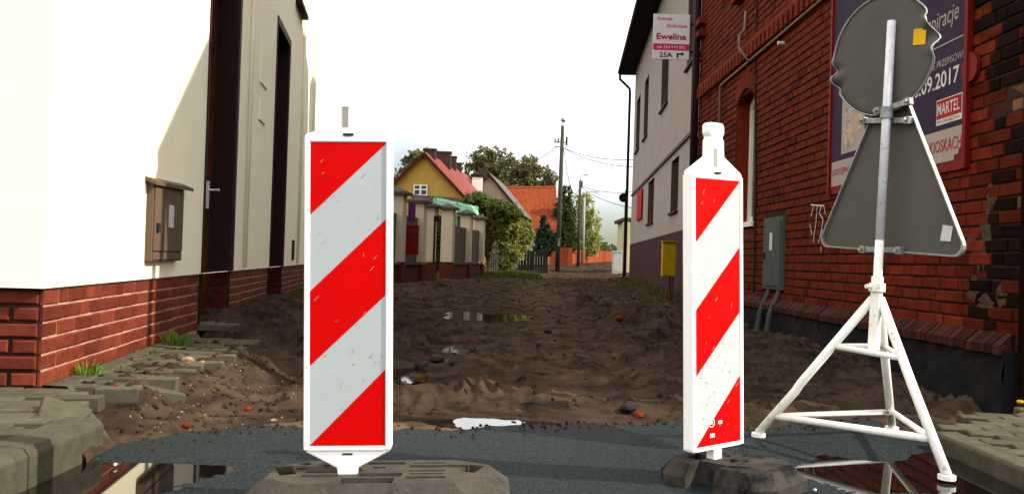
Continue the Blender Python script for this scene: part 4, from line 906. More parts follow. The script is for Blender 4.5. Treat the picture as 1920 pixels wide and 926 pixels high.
# small ring and stamp marks
c2 = P(1337, 585, 3.38)
CUTS2 = [('h', -.10, .06, .024), ('h', .07, .03, .022), ('b', -.22, -.03, .12, .10, 0), ('b', .0, .0, .07, .06, 0), ('s', -.06, -.17, .05, .20, .16, .16), ('b', .11, -.09, .10, .04, .4), ('h', -.02, .12, .018)]
b2 = beacon((c2.x, 3.38, 0), math.radians(36), .146, False, 'farther right red and white striped beacon turned sideways showing its grey edge', math.radians(-80), CUTS2, 0, 'rubber_black')
stand_up(b2, 3.38, (1339, 830), (1337.5, 338), .146, math.radians(36))
f2o = [o for o in b2.children if o.name.startswith('foot')][0]; f2o.scale = (.57, .90, .90); f2o.location = (.02, -.07, 0)
sh2 = [o for o in b2.children if o.name.startswith('white_sheet')][0]
rg = MB(); cz = .146 + .085
for a in range(20):
    t0, t1 = a * math.pi / 10, (a + 1) * math.pi / 10
    rg.add([(-.04 + r * math.cos(t), -.0232, cz + r * math.sin(t)) for r, t in ((.014, t0), (.014, t1), (.017, t1), (.017, t0))], [(0, 1, 2, 3)])
rg.box((-.04, -.0232, cz), (.012, .001, .010)).box((.002, -.0232, cz - .002), (.008, .001, .012)).box((.014, -.0232, cz - .002), (.009, .001, .012))
for k in range(3): rg.box((-.045 + k * .009, -.0232, cz - .048), (.006, .001, .014))
make('stamp', rg, 'beacon_white', sh2, (0, 0, 0), kind='stuff')

# ------------------------------------------------------------------ SIGN STAND
fA, fB, fC = G(1422, 818), G(1775, 898), G(1672, 806); YS = 4.06
ap = P(1645, 556, YS); base = Vector((ap.x, ap.y, 0))
ts = thing('sign_stand', 'white painted steel tripod with two road signs seen from behind', 'sign stand', base)
R_ = .020
legs = {}
def lerp(a, b, t): return a + (b - a) * t
for nm, ft, offx in (('A', fA, -.02), ('B', fB, .015), ('C', fC, .01)):
    tp = ap + Vector((offx, 0, -.01)); legs[nm] = (tp, ft)
    pts = [tp, lerp(tp, ft, .5), ft + Vector((0, 0, .02))]
    if nm == 'A': pts = [tp, lerp(tp, ft, .62) + Vector((0, 0, .012)), lerp(tp, ft, .66) + Vector((-.004, 0, .0)), ft + Vector((0, 0, .02))]
    lg_ = make('leg', MB().tube(pts, R_, 12), 'white_paint', ts, base, smooth=True)
    make('foot_plate', MB().tube([ft + Vector((0, 0, .018)), ft + Vector((0, 0, .0))], .034, 12), 'white_paint', lg_, base)
def br(a, b, t, t2=None, r=.014):
    p_, q_ = lerp(*legs[a], t), lerp(*legs[b], t2 if t2 else t); make('brace', MB().tube([p_, q_], r, 10), 'white_paint', ts, base, smooth=True)
br('A', 'C', .845); br('A', 'B', .845, .80, .016); br('C', 'B', .83, .80)
br('A', 'C', .33, .33, .012); br('A', 'B', .33, .36, .014); br('C', 'B', .33, .36, .012)
bot_ = P(1638, 655, YS - .02)
tpole = P(1672, 40, YS + .01)
dirp = (tpole - bot_).normalized(); nB = Vector((-math.sin(math.radians(38)), -math.cos(math.radians(38)), 0))
make('sleeve', MB().tube([bot_, lerp(bot_, tpole, .22)], .028, 4), 'white_paint', ts, base)
make('sleeve_ring', MB().tube([lerp(bot_, tpole, .175), lerp(bot_, tpole, .20)], .036, 12), 'white_paint', ts, base)
make('clamp_bolt', MB().tube([lerp(bot_, tpole, .19), lerp(bot_, tpole, .19) + Vector((-.06, -.02, 0))], .009, 8), 'white_paint', ts, base)
make('pole', MB().tube([bot_ + dirp * .01, lerp(bot_, tpole, .33)], .0195, 12), 'white_paint', ts, base, smooth=True)
make('upper_pole', MB().tube([lerp(bot_, tpole, .33), tpole], .0195, 12), 'pole_paint', ts, base, smooth=True)
# triangle sign
def plane_pt(x, y, A, n): d = ray(x, y); return CAM + d * (n.dot(A - CAM) / n.dot(d))
aT = math.radians(66); nT = Vector((-math.sin(aT), -math.cos(aT), 0)); At = lerp(bot_, tpole, .5) - nT * .075
T3 = [plane_pt(1536, 462, At, nT), plane_pt(1822, 484, At, nT), plane_pt(1679, 120, At, nT)]
uT = (T3[1] - T3[0]).normalized(); vT = nT.cross(uT); vT = vT if vT.z > 0 else -vT
loc2 = [((q - T3[0]).dot(uT), (q - T3[0]).dot(vT)) for q in T3]
def roundpoly(pts, r, n=6):
    out = []
    for i in range(len(pts)):
        p0, p1, p2 = Vector(pts[i - 1]), Vector(pts[i]), Vector(pts[(i + 1) % len(pts)]); a = (p0 - p1).normalized(); b = (p2 - p1).normalized()
        half_ = math.acos(max(-1, min(1, a.dot(b)))) / 2; L_ = r / math.tan(half_); s_, e_ = p1 + a * L_, p1 + b * L_; c = p1 + (a + b).normalized() * (r / math.sin(half_))
        a0 = math.atan2(s_.y - c.y, s_.x - c.x); a1 = math.atan2(e_.y - c.y, e_.x - c.x); dd_ = (a1 - a0 + math.pi) % (2 * math.pi) - math.pi
        out += [(c.x + r * math.cos(a0 + dd_ * t / n), c.y + r * math.sin(a0 + dd_ * t / n)) for t in range(n + 1)]
    return out
rp_ = roundpoly(loc2, .045)
ins = roundpoly(loc2, .045); cxp = sum(p[0] for p in rp_) / len(rp_); cyp = sum(p[1] for p in rp_) / len(rp_)
inn = [(cxp + (x - cxp) * .975, cyp + (y - cyp) * .975) for x, y in rp_]
tri = make('triangle_sign', MB().prism(rp_, 0, T3[0], uT, vT, 0, -.003, nT), 'sign_back', ts, base)
n = len(rp_); em = MB()
vs = [T3[0] + uT * x + vT * y + nT * .0 for x, y in rp_] + [T3[0] + uT * x + vT * y + nT * .018 for x, y in rp_] + [T3[0] + uT * x + vT * y + nT * .018 for x, y in inn] + [T3[0] + uT * x + vT * y + nT * .001 for x, y in inn]
em.add(vs, [(a * n + i, a * n + (i + 1) % n, (a + 1) * n + (i + 1) % n, (a + 1) * n + i) for a in range(3) for i in range(n)])
make('folded_edge', em, 'galv', tri, base)
make('sign_face', MB().prism([(cxp + (x - cxp) * .99, cyp + (y - cyp) * .99) for x, y in rp_], 0, T3[0], uT, vT, -.004, -.006, nT), 'red_sheet', tri, base)
sA = plane_pt(1776, 437, At, nT); make('sticker', MB().prism([(-.03, -.035), (.022, -.035), (.03, .03), (-.022, .035)], 0, sA, uT, vT, .002, .004, nT), 'white', tri, base)
# round sign, rim dented on both sides
aC = math.radians(61); nC = Vector((-math.sin(aC), -math.cos(aC), -.02)).normalized(); Ac = lerp(bot_, tpole, .8) - nC * .032
cC = plane_pt(1660, 104, Ac, nC); cC = plane_pt(1655, 104, Ac, nC); uC = Vector((math.cos(aC), -math.sin(aC), 0)); vC = uC.cross(nC); vC = vC if vC.z > 0 else -vC
RC = .282; NA, NR = 120, 10
def dent(t, f):
    d = 0
    tt_ = math.degrees(t) % 360
    dr_ = dw = 0
    if tt_ < 45 or tt_ > 345:
        x = (tt_ + 15) % 360 / 60; env = math.sin(math.pi * min(1, max(0, x))); dr_ = -.014 * env * abs(math.sin(x * 9.5)); dw = .045 * env * math.sin(x * 12)
    if 172 < tt_ < 215:
        x = (tt_ - 172) / 43; env = math.sin(math.pi * x); dr_ = .011 * env * math.sin(x * 12.5); dw = .030 * env * math.sin(x * 13 + 1)
    g_ = max(0, (f - .75) / .25) ** 1.5
    return dr_ * g_, dw * g_
vs = [cC]; fs = []
for r_ in range(1, NR + 1):
    f = r_ / NR
    for k in range(NA):
        t = 2 * math.pi * k / NA; dr_, dw = dent(t, f); rad = RC * f + dr_
        vs.append(cC + uC * math.cos(t) * rad + vC * math.sin(t) * rad + nC * dw)
for k in range(NA): fs.append((0, 1 + k, 1 + (k + 1) % NA))
for r_ in range(NR - 1):
    for k in range(NA): a = 1 + r_ * NA; fs.append((a + k, a + (k + 1) % NA, a + NA + (k + 1) % NA, a + NA + k))
rs = make('round_sign', MB().add(vs, fs), 'sign_back', ts, base, smooth=True)
so_ = rs.modifiers.new('s', 'SOLIDIFY'); so_.thickness = .003
vs = []
for (rad0, off) in ((RC, 0), (RC + .001, .011), (RC - .005, .011), (RC - .006, .002)):
    for k in range(NA):
        t = 2 * math.pi * k / NA; dr_, dw = dent(t, 1.0); rad = rad0 + dr_; vs.append(cC + uC * math.cos(t) * rad + vC * math.sin(t) * rad + nC * (dw + off))
em = MB().add(vs, [(a * NA + k, a * NA + (k + 1) % NA, (a + 1) * NA + (k + 1) % NA, (a + 1) * NA + k) for a in range(3) for k in range(NA)])
make('folded_edge', em, 'galv', rs, base, smooth=True)
ys_ = plane_pt(1726, 69, cC, nC); make('sticker', MB().prism([(-.034, -.033), (.026, -.041), (.034, .032), (-.03, .038)], 0, ys_, uC, vC, .004, .006, nC), 'yellow', rs, base)
# clamps
def clamp(x0, y0, x1, y1, n_, A_, off):
    a = plane_pt(x0, y0, A_, n_) + n_ * off; b = plane_pt(x1, y1, A_, n_) + n_ * off; d = (b - a).normalized(); m = (a + b) / 2
    w_ = n_.cross(d).normalized(); R3 = Matrix((d, n_, w_)).transposed()
    c_ = make('clamp', MB().box(m, ((b - a).length, .012, .026), R3).box(a, (.03, .03, .034), R3).box(b, (.03, .03, .034), R3), 'galv', ts, base, bevel=.003)
    for q in (a, b): make('bolt', MB().tube([q, q + n_ * .03], .009, 6), 'galv', c_, base)
clamp(1655, 210, 1712, 192, nC, Ac, .03); clamp(1628, 228, 1712, 227, nT, At, .03); clamp(1628, 468, 1695, 470, nT, At, .03)
make('clamp', MB().tube([lerp(bot_, tpole, .70), lerp(bot_, tpole, .735)], .028, 12), 'galv', ts, base)

# ------------------------------------------------------------------ rocks and debris
def rock(loc, r, m, label, cat, sq=(1, 1, .7), seed=0, name='stone'):
    rr_ = random.Random(seed); bm = bmesh.new(); bmesh.ops.create_icosphere(bm, subdivisions=2, radius=1)
    ax = [Vector((rr_.gauss(0, 1), rr_.gauss(0, 1), rr_.gauss(0, 1))).normalized() for _ in range(7)]; cut = [rr_.uniform(.55, .85) for _ in ax]
    for v in bm.verts:
        for a, c in zip(ax, cut):
            d = v.co.dot(a)
            if d > c: v.co -= a * (d - c)
        v.co *= 1 + rr_.uniform(-.03, .03); v.co = Vector((v.co.x * sq[0], v.co.y * sq[1], v.co.z * sq[2])) * r
    me = bpy.data.meshes.new(name); bm.to_mesh(me); bm.free(); me.materials.append(M[m]); o = bpy.data.objects.new(name, me); COL.objects.link(o); o.location = loc
    o.rotation_euler = (0, 0, rr_.uniform(0, 6)); return tag(o, label, cat)
M['stone_dark'] = mat('black_stone', (.014, .013, .012), (.025, .022, .02), .7, 20, bump=.5)
M['stone_pale'] = mat('pale_stone', (.24, .175, .12), (.17, .12, .08), .85, 20, bump=.4)
def onG(x, y, dz=0, it=6):
    q = G(x, y, 0)
    for _ in range(it): q = G(x, y, H(q.x, q.y))
    return Vector((q.x, q.y, H(q.x, q.y) + dz))
for (x, y, r, m, lab, nm) in ((790, 690, .055, 'stone_dark', 'pointed black lump of asphalt at the edge of the left puddle', 'asphalt_lump'), (818, 680, .07, 'stone_dark', 'wide black lump of asphalt between the two puddles', 'asphalt_lump'),
        (850, 684, .055, 'stone_dark', 'black lump of asphalt right of the other lumps near the puddle', 'asphalt_lump'), (1163, 607, .07, 'brick_orange', 'orange brick piece on the brown earth left of the right beacon', 'brick_fragment'),
        (1197, 776, .035, 'brick_orange', 'small orange brick chip by a dark clod beyond the asphalt edge', 'brick_fragment'), (1178, 770, .06, 'stone_dark', 'dark clod lying just beyond the asphalt edge', 'stone'),
        (1027, 619, .05, 'stone_dark', 'dark stone alone in the middle of the dug road', 'stone'), (350, 722, .045, 'stone_pale', 'pale angular stone sticking out of the sandy bank', 'stone'),
        (375, 722, .03, 'stone_pale', 'smaller pale stone beside the angular one in the bank', 'stone'), (216, 770, .032, 'brick_orange', 'orange brick chip under the broken pavement edge at left', 'brick_fragment'),
        (348, 795, .022, 'brick_orange', 'thin orange brick chip at the foot of the sandy bank', 'brick_fragment'), (465, 772, .025, 'brick_orange', 'brown brick chip on the low bank left of the beacon', 'brick_fragment'),
        (512, 790, .016, 'stone_pale', 'tiny pale pebble on the asphalt edge left of the beacon', 'stone'), (335, 812, .03, 'stone_pale', 'flat pale stone at the bottom of the bank by the asphalt', 'stone')):
    p_ = onG(x, y); rock(p_ + Vector((0, 0, r * .3)), r, m, lab, 'stone' if nm == 'stone' else nm.split('_')[0] + ' piece', seed=int(x), name=nm)
# gravel and clods scattered (one mesh)
def scatter(n, reg, size, m, name, seed):
    rg_ = np.random.default_rng(seed); mb = MB(); base_ = [(1, 0, -.4), (-.5, .85, -.4), (-.5, -.85, -.4), (.5, .4, .5), (-.6, .1, .55), (.1, -.6, .4)]
    fc = [(0, 1, 3), (1, 4, 3), (1, 2, 4), (2, 5, 4), (2, 0, 5), (0, 3, 5), (3, 4, 5), (0, 2, 1)]
    xs_, ys2 = [], []
    while len(xs_) < n:
        x, y = reg(rg_)
        xs_.append(x); ys2.append(y)
    hz_ = hgt(np.array(xs_), np.array(ys2))
    for x, y, z in zip(xs_, ys2, hz_):
        s_ = rg_.uniform(*size) * (1 + .03 * max(0, y - 5)); a = rg_.uniform(0, 6.3); c_, q = math.cos(a), math.sin(a); k = rg_.uniform(.7, 1.3, 3)
        mb.add([(x + s_ * (c_ * v[0] * k[0] - q * v[1] * k[1]), y + s_ * (q * v[0] * k[0] + c_ * v[1] * k[1]), z + s_ * (v[2] * k[2] + .15)) for v in base_], fc)
    return make(name, mb, m, kind='stuff')
def r1(g_):
    y = 4.3 * (30 / 4.3) ** g_.uniform(0, 1) ; return g_.uniform(-1.9 - .1 * y, 3.0), y
def r2(g_): u = g_.uniform(0, 1) ** 1.5; return -1.85 + u * 1.1 + g_.uniform(0, .1), g_.uniform(3.75, 6.2)
g_o = scatter(1300, r1, (.005, .032), 'dirt', 'earth_clods', 1); tag(g_o, 'brown clods of earth strewn over the dug road', 'earth')
g_o = scatter(170, r2, (.003, .009), 'stone_pale', 'gravel', 2); tag(g_o, 'pale pebbles and grit in the broken bank', 'gravel')
g_o = scatter(420, r2, (.006, .020), 'dirt', 'rubble', 4); tag(g_o, 'dark rubble bits in the broken bank at left', 'rubble')
g_o = scatter(90, r1, (.006, .014), 'brick_orange', 'brick_crumbs', 3); tag(g_o, 'small orange brick crumbs scattered over the earth', 'rubble')
# loose grit along the asphalt end
mb = MB(); rr = random.Random(9)
for k in range(260):
    x = rr.uniform(-1.5, 2.0); y = float(edge(np.array([x]))[0]) - abs(rr.gauss(0, .12)) ; s_ = rr.uniform(.003, .011); mb.tube([(x, y, 0), (x + s_ * rr.uniform(-.5, .5), y, s_ * 1.2)], [s_, s_ * .5], 5)
g_o = make('grit', mb, 'dirt', kind='stuff'); tag(g_o, 'loose earth crumbs along the ragged end of the asphalt', 'earth')
# white litter on the wet asphalt, right
for (x, y, lab) in ((1528, 919, 'small white chip on the wet asphalt beside the tripod'), (216, 871, 'small white scrap lying in the left puddle')):
    p_ = G(x, y, 0.0); rock(p_ + Vector((0, 0, .002)), .009, 'white', lab, 'litter', seed=4, name='litter')
# something yellow on the ground by the corner
p_ = G(1903, 745, .10); tag(make('yellow_strap', MB().box((p_.x + .04, p_.y - .02, .082), (.09, .035, .02), Matrix.Rotation(.5, 3, 'Z')), 'yellow', None, (p_.x, p_.y, .07), bevel=.008), 'crumpled yellow strap on the ground by the brick corner', 'strap')

# ------------------------------------------------------------------ vegetation
def tuft(c, n, hh, rad, label, m='grass', name='grass_tuft', cat='grass', seed=0):
    rr_ = random.Random(seed); mb = MB(); c = Vector(c)
    for _ in range(n):
        a = rr_.uniform(0, 6.28); r0 = rad * rr_.random() ** .7; p0 = c + Vector((r0 * math.cos(a), r0 * math.sin(a), 0)); ln = hh * rr_.uniform(.5, 1.1); b = rr_.uniform(0, 6.28)
        out = Vector((math.cos(a), math.sin(a), 0)) * ln * rr_.uniform(.1, .7); sd = Vector((math.cos(b), math.sin(b), 0)) * hh * .035
        p1 = p0 + out * .4 + Vector((0, 0, ln * .6)); p2 = p0 + out + Vector((0, 0, ln * rr_.uniform(.75, 1)))
        mb.add([p0 - sd, p0 + sd, p1 + sd * .8, p1 - sd * .8, p2], [(0, 1, 2, 3), (3, 2, 4)])
    return tag(make(name, mb, m, None, c), label, cat)
tuft(Lp(4.72, .13, .06), 90, .085, .07, 'bright green grass tuft against the sunlit brick plinth', seed=1)
tuft(Lp(6.38, .13, .12), 110, .11, .10, 'green grass tuft at the shadow edge by the plinth', seed=2)
tuft(Lp(5.55, .13, .14), 30, .035, .08, 'low grass sprouting between the pavers near the wall', seed=3)
tuft(Lp(15.0, .20, .35), 130, .12, .35, 'grass patch by the far end of the cream house plinth', seed=5)
mb = MB(); rr = random.Random(21)
def blades(mb, n, reg, hh, wd):
    for _ in range(n):
        x, y = reg(); z = H(x, y) if n < 1 else None
        yield x, y
def verge(name, label, n, reg, hh, wd):
    P_ = [reg() for _ in range(n)]; Z_ = hgt(np.array([p[0] for p in P_]), np.array([p[1] for p in P_])); mb = MB()
    for (x, y), z in zip(P_, Z_):
        a = rr.uniform(0, 6.28); h_ = hh * rr.uniform(.4, 1.1); sx__, sy__ = math.cos(a) * wd, math.sin(a) * wd; lx, ly = rr.uniform(-.5, .5) * h_, rr.uniform(-.5, .5) * h_
        mb.add([(x - sx__, y - sy__, z - .02), (x + sx__, y + sy__, z - .02), (x + lx, y + ly, z + h_)], [(0, 1, 2)])
    o = make(name, mb, 'grass_far', kind='stuff'); tag(o, label, 'grass')
verge('grass', 'rough green grass at the foot of the hedge beyond the pillars', 5000, lambda: (rr.uniform(-1.9, .9) + rr.uniform(0, .4), rr.uniform(33, 46)), .22, .02)
verge('grass', 'thin grass strip along the mauve plinth of the grey house', 1500, lambda: (lambda y: (Gp(y, 0, rr.uniform(.05, 1.1)).x, y))(rr.uniform(17, 34)), .12, .012)
verge('grass', 'sparse grass along the earth below the far doorway at left', 1200, lambda: (lambda y: (Lp(y, 0, rr.uniform(.05, .5)).x, y))(rr.uniform(12.5, 17)), .07, .006)

def foliage(blobs, n, size, m, name, parent, base, seed, flat=1.0):
    rg_ = np.random.default_rng(seed); Vs = []; vol = np.array([b[1][0] * b[1][1] * b[1][2] for b in blobs]) ** .8; vol = vol / vol.sum()
    C0 = []
    for (c, r), w_ in zip(blobs, vol):
        k = int(n * w_) + 1; c = np.array(c); r = np.array(r)
        nc = max(8, k // 14); d = rg_.normal(size=(nc, 3)); d /= np.linalg.norm(d, axis=1)[:, None]; cc = d * (rg_.uniform(.25, 1.0, (nc, 1)) ** .45)
        idx = rg_.integers(0, nc, k); pts = cc[idx] + rg_.normal(size=(k, 3)) * .115
        C0.append(c + pts * r)
    Pp = np.vstack(C0); k = len(Pp); Pp = Pp - np.array(base)
    a = rg_.normal(size=(k, 3)); a /= np.linalg.norm(a, axis=1)[:, None]; b = rg_.normal(size=(k, 3)); b -= a * (a * b).sum(1)[:, None]; b /= np.linalg.norm(b, axis=1)[:, None]
    s_ = size * rg_.uniform(.6, 1.4, (k, 1)); a *= s_; b *= s_ * .6
    V = np.stack([Pp - a, Pp - b * .8, Pp + a, Pp + b], 1).reshape(-1, 3); F = np.arange(k * 4).reshape(-1, 4)
    return big(name, V, F, m, smooth=False, parent=parent)
def tree(name, label, cat, Y, blobs_px, trunk_px, n, size, m, seed, group=None, limbs=7, depth=.8, zb=None, tr=.16):
    tx, ty = trunk_px; zg = float(basez(np.array(float(Y)))) if zb is None else zb
    t0 = P(tx, ty, Y); base = Vector((t0.x, Y, zg))
    root = thing(name, label, cat, base, 0, group)
    k = Y / FPX; blobs = []
    for (x, y, rx, ry) in blobs_px: c = P(x, y, Y); blobs.append((tuple(c), (rx * k, rx * k * depth, ry * k)))
    rr_ = random.Random(seed); top = Vector(blobs[0][0]); mb = MB(); mid = lerp(base, top, .45) + Vector((.1, 0, 0)); mid.x = base.x * .7 + top.x * .3
    mb.tube([base - Vector((0, 0, .1)), mid, lerp(mid, top, .8)], [tr, tr * .7, tr * .3], 9)
    for q in range(limbs):
        c, r = blobs[q % len(blobs)]; e = Vector(c) + Vector((rr_.uniform(-.6, .6) * r[0], rr_.uniform(-.6, .6) * r[1], rr_.uniform(-.3, .8) * r[2])); s_ = lerp(mid, top, rr_.uniform(-.1, .5))
        mb.tube([s_, lerp(s_, e, .5) + Vector((rr_.uniform(-.2, .2), 0, .15)), e], [tr * .42, tr * .25, tr * .08], 6)
    make('trunk', mb, 'bark', root, base)
    foliage(blobs, n, size, m, 'crown', root, base, seed)
    return root
grp = 'trees and shrubs along the far street'
def col(xs, top, bot, rx, ry): return [(x, t, rx, ry) for x, t in zip(xs, top)]
tree('leafy_tree', 'tall thin-leaved tree rising behind the ochre gable house', 'tree', 95, [(790, 300, 24, 24), (765, 315, 20, 20), (815, 305, 18, 20), (748, 335, 16, 22), (785, 345, 45, 30)], (790, 480), 3800, .24, 'leaf_grey', 31, grp, tr=.3)
tree('leafy_tree', 'large autumn tree with sparse crown left of the dark pole, its left half', 'tree', 100, [(905, 300, 30, 24), (885, 325, 24, 26), (925, 310, 26, 32), (895, 350, 34, 26), (935, 340, 28, 22)], (905, 480), 4200, .22, 'leaf_grey', 32, grp, limbs=14, tr=.34)
tree('leafy_tree', 'rounded autumn tree just left of the dark pole above the orange roof', 'tree', 97, [(985, 318, 34, 26), (1010, 335, 34, 24), (960, 320, 26, 32), (975, 350, 44, 22), (1030, 345, 16, 24)], (985, 480), 4200, .22, 'leaf_grey', 33, grp, limbs=14, tr=.34)
tree('leafy_tree', 'dark dense tree directly behind the tall dark pole', 'tree', 84, [(1058, 405, 20, 42), (1053, 430, 20, 40), (1068, 420, 14, 44), (1064, 455, 22, 26), (1062, 368, 12, 20), (1046, 445, 12, 28)], (1072, 490), 6500, .15, 'leaf_dark', 34, grp, tr=.2)
tree('willow_tree', 'pale green sunlit willow behind the second and third poles', 'tree', 97, [(1098, 398, 18, 34), (1108, 430, 20, 38), (1090, 430, 20, 42), (1112, 455, 14, 26), (1098, 460, 26, 24), (1088, 375, 12, 18)], (1095, 489), 5600, .15, 'leaf_light', 35, grp, tr=.22)
tree('conifer', 'small dark blue-green conifer in front of the orange roofed house', 'tree', 54, [(1022, 425, 10, 20), (1022, 445, 17, 22), (1020, 460, 22, 18), (1030, 455, 16, 20)], (1022, 495), 4500, .10, 'leaf_teal', 36, grp, tr=.12)
tree('shrub', 'tall green shrub behind the last cream pillars below the red roof', 'shrub', 42, [(895, 380, 28, 20), (925, 392, 28, 18), (875, 385, 16, 14), (950, 400, 26, 20)], (905, 505), 6000, .085, 'leaf_mid', 37, grp, tr=.08, zb=.1)
tree('shrub', 'broad light green vine-covered shrub right of the cream pillars', 'shrub', 43, [(940, 425, 32, 26), (965, 440, 24, 28), (925, 440, 22, 34), (960, 460, 30, 30), (940, 485, 28, 24), (990, 440, 12, 26), (930, 500, 20, 14)], (945, 510), 11000, .075, 'leaf_light', 38, grp, tr=.08, zb=.1)
tree('shrub', 'dark green shrub in front of the orange roof', 'shrub', 48, [(982, 428, 14, 18), (990, 440, 12, 20), (975, 452, 14, 24)], (985, 500), 3500, .08, 'leaf_mid', 39, grp, tr=.07, zb=.1)
tree('vine', 'reddish autumn vine on the last cream pillar', 'vine', 39.5, [(914, 418, 8, 18), (918, 445, 8, 24), (913, 470, 7, 20)], (914, 508), 2200, .06, 'leaf_red', 40, grp, tr=.04, zb=.1)
tree('shrub', 'dark climbing bush behind the gap between the cream pillars', 'shrub', 34, [(817, 430, 16, 40), (815, 480, 16, 34), (760, 440, 18, 30)], (817, 515), 4000, .06, 'leaf_dark', 41, grp, tr=.05, zb=.1)
# far wood closing the street
rg_ = np.random.default_rng(50); bl = []
for x in range(-60, 80, 5): bl.append(((x + rg_.uniform(-2, 2), 215 + rg_.uniform(-8, 8), 1.2), (5, 4, 2.8 + rg_.uniform(0, 2.2))))
fw = foliage(bl, 26000, .45, 'leaf_dark', 'far_wood', None, (0, 0, 0), 51); fw['kind'] = 'stuff'; tag(fw, 'distant low dark green wood closing the street', 'wood')

# ------------------------------------------------------------------ boundary wall with pillars
c0 = G(838, 521, .12); FD = Vector((.134, 1, 0)).normalized(); FN = Vector((FD.y, -FD.x, 0))
bw0 = Vector((c0.x, c0.y, .1))
bwl = thing('boundary_wall', 'garden wall of cream pillars with dark caps and a dark red plinth', 'wall', bw0)
def onF(px, d=0):
    q = WL(px, 500, c0, FD); return Vector((q.x, q.y, .1)) + FN * d
RZF = math.atan2(FD.y, FD.x) - math.pi / 2
RF = Matrix.Rotation(RZF, 3, 'Z')
prevp = None
for i, (pc, wpx, hgt_) in enumerate(((700, 26, 2.10), (742, 24, 2.12), (782, 18, 2.06), (802, 20, 2.02), (838, 27, 2.12), (872, 16, 2.12), (897, 15, 2.10))):
    q = onF(pc); w_ = .40
    ph = hgt_
    pil = make('pillar', MB().box((q.x, q.y, .1 + .28 + ph / 2 + .1), (w_, w_, ph - .35), RF), 'pillar', bwl, bw0, bevel=.01)
    make('pillar_base', MB().box((q.x, q.y, .28), (w_ + .05, w_ + .05, .62), RF), 'plinth_red', pil, bw0, bevel=.01)
    zt = .1 + .28 + ph / 2 + .1 + (ph - .35) / 2; hw = w_ / 2 + .12
    vs = [RF @ Vector((a, b, 0)) + Vector((q.x, q.y, zt)) for a, b in ((-hw, -hw), (hw, -hw), (hw, hw), (-hw, hw))]; vs += [v + Vector((0, 0, .07)) for v in vs] + [Vector((q.x, q.y, zt + .22))]
    make('pillar_cap', MB().add(vs, [(0, 3, 2, 1), (0, 1, 5, 4), (1, 2, 6, 5), (2, 3, 7, 6), (3, 0, 4, 7), (4, 5, 8), (5, 6, 8), (6, 7, 8), (7, 4, 8)]), 'cap', pil, bw0)
    if prevp is not None and i not in (3, 4):
        m_ = (prevp + q) / 2; L_ = (q - prevp).length - w_
        make('low_wall', MB().box((m_.x, m_.y, .33), (.26, L_, .5), RF), 'plinth_red', bwl, bw0)
        make('coping', MB().box((m_.x, m_.y, .61), (.36, L_ - .02, .055), RF), 'cap' if i > 4 else 'pillar_top', bwl, bw0) if False else make('coping', MB().box((m_.x, m_.y, .61), (.36, L_ - .02, .055), RF), 'concrete', bwl, bw0)
        make('fence_panel', MB().box((m_.x, m_.y, 1.28), (.05, L_, 1.30), RF), 'panel_grey', bwl, bw0)
    prevp = q
# banners behind the wall
q = onF(752, .25); tag(make('banner', MB().box((q.x, q.y, 2.0), (.20, .03, .50)), 'purple', None, (q.x, q.y, 1.8)), 'narrow purple and white banner hung by the leftmost visible pillar', 'banner')
q = onF(752, .25); tag(make('poster', MB().box((q.x, q.y, 1.25), (.42, .03, .8)), 'poster_red', None, (q.x, q.y, .85)), 'dark red poster below the purple banner', 'poster')
# lamp bracket on pillar
q = onF(793, .32); tag(make('gate_lantern', MB().tube([(q.x, q.y, .6), (q.x, q.y, 2.05)], .03, 8).box((q.x + .05, q.y, 1.95), (.16, .1, .16)), 'pipe_brown', None, (q.x, q.y, .6)), 'thin dark post with lantern in front of the paired pillars', 'lantern')
# green canopy and shed behind
cn0 = P(850, 420, 37); cn = thing('garden_canopy', 'mint green canvas canopy behind the cream pillars', 'canopy', (cn0.x, 37, .1))
a_, b_, c_, d_ = P(808, 371, 35.5), P(862, 395, 35.5), P(898, 404, 38.5), P(880, 385, 39.5)
nseg = 10; cm = MB(); rows = []
for t in range(nseg + 1):
    f = t / nseg; u0_ = lerp(P(812, 375, 35), P(896, 393, 41), f); sag = .10 * abs(math.sin(f * math.pi * 3)); rows.append((u0_, u0_ + Vector((.1, -.5, -.32 - sag)), u0_ + Vector((0, .7, .16))))
for t in range(nseg):
    for q in (0,): cm.add([rows[t][0], rows[t + 1][0], rows[t + 1][1], rows[t][1]], [(0, 1, 2, 3)]); cm.add([rows[t][0], rows[t + 1][0], rows[t + 1][2], rows[t][2]], [(0, 1, 2, 3)])
cv = make('canvas', cm, 'green_canvas', cn, cn.location); so_ = cv.modifiers.new('s', 'SOLIDIFY'); so_.thickness = .02
for f in (0.05, .5, .97):
    q = lerp(P(812, 375, 35), P(896, 393, 41), f); make('post', MB().tube([(q.x, q.y, .1), (q.x, q.y, q.z + .15)], .04, 8), 'green_canvas', cn, cn.location)
shp = P(835, 372, 44)
sh_ = thing('garden_shed', 'low dark roofed shed behind the canopy below the ochre gable', 'shed', (shp.x, 44, .1))
k = 44 / FPX
make('wall', MB().box((shp.x, 45.5, 1.5), (100 * k, 2.5, 2.8)), 'chimney', sh_, sh_.location)
make('roof', MB().box((shp.x, 45.3, shp.z - .10), (125 * k, 3.4, .28), Matrix.Rotation(.05, 3, 'Y')), 'cap', sh_, sh_.location)

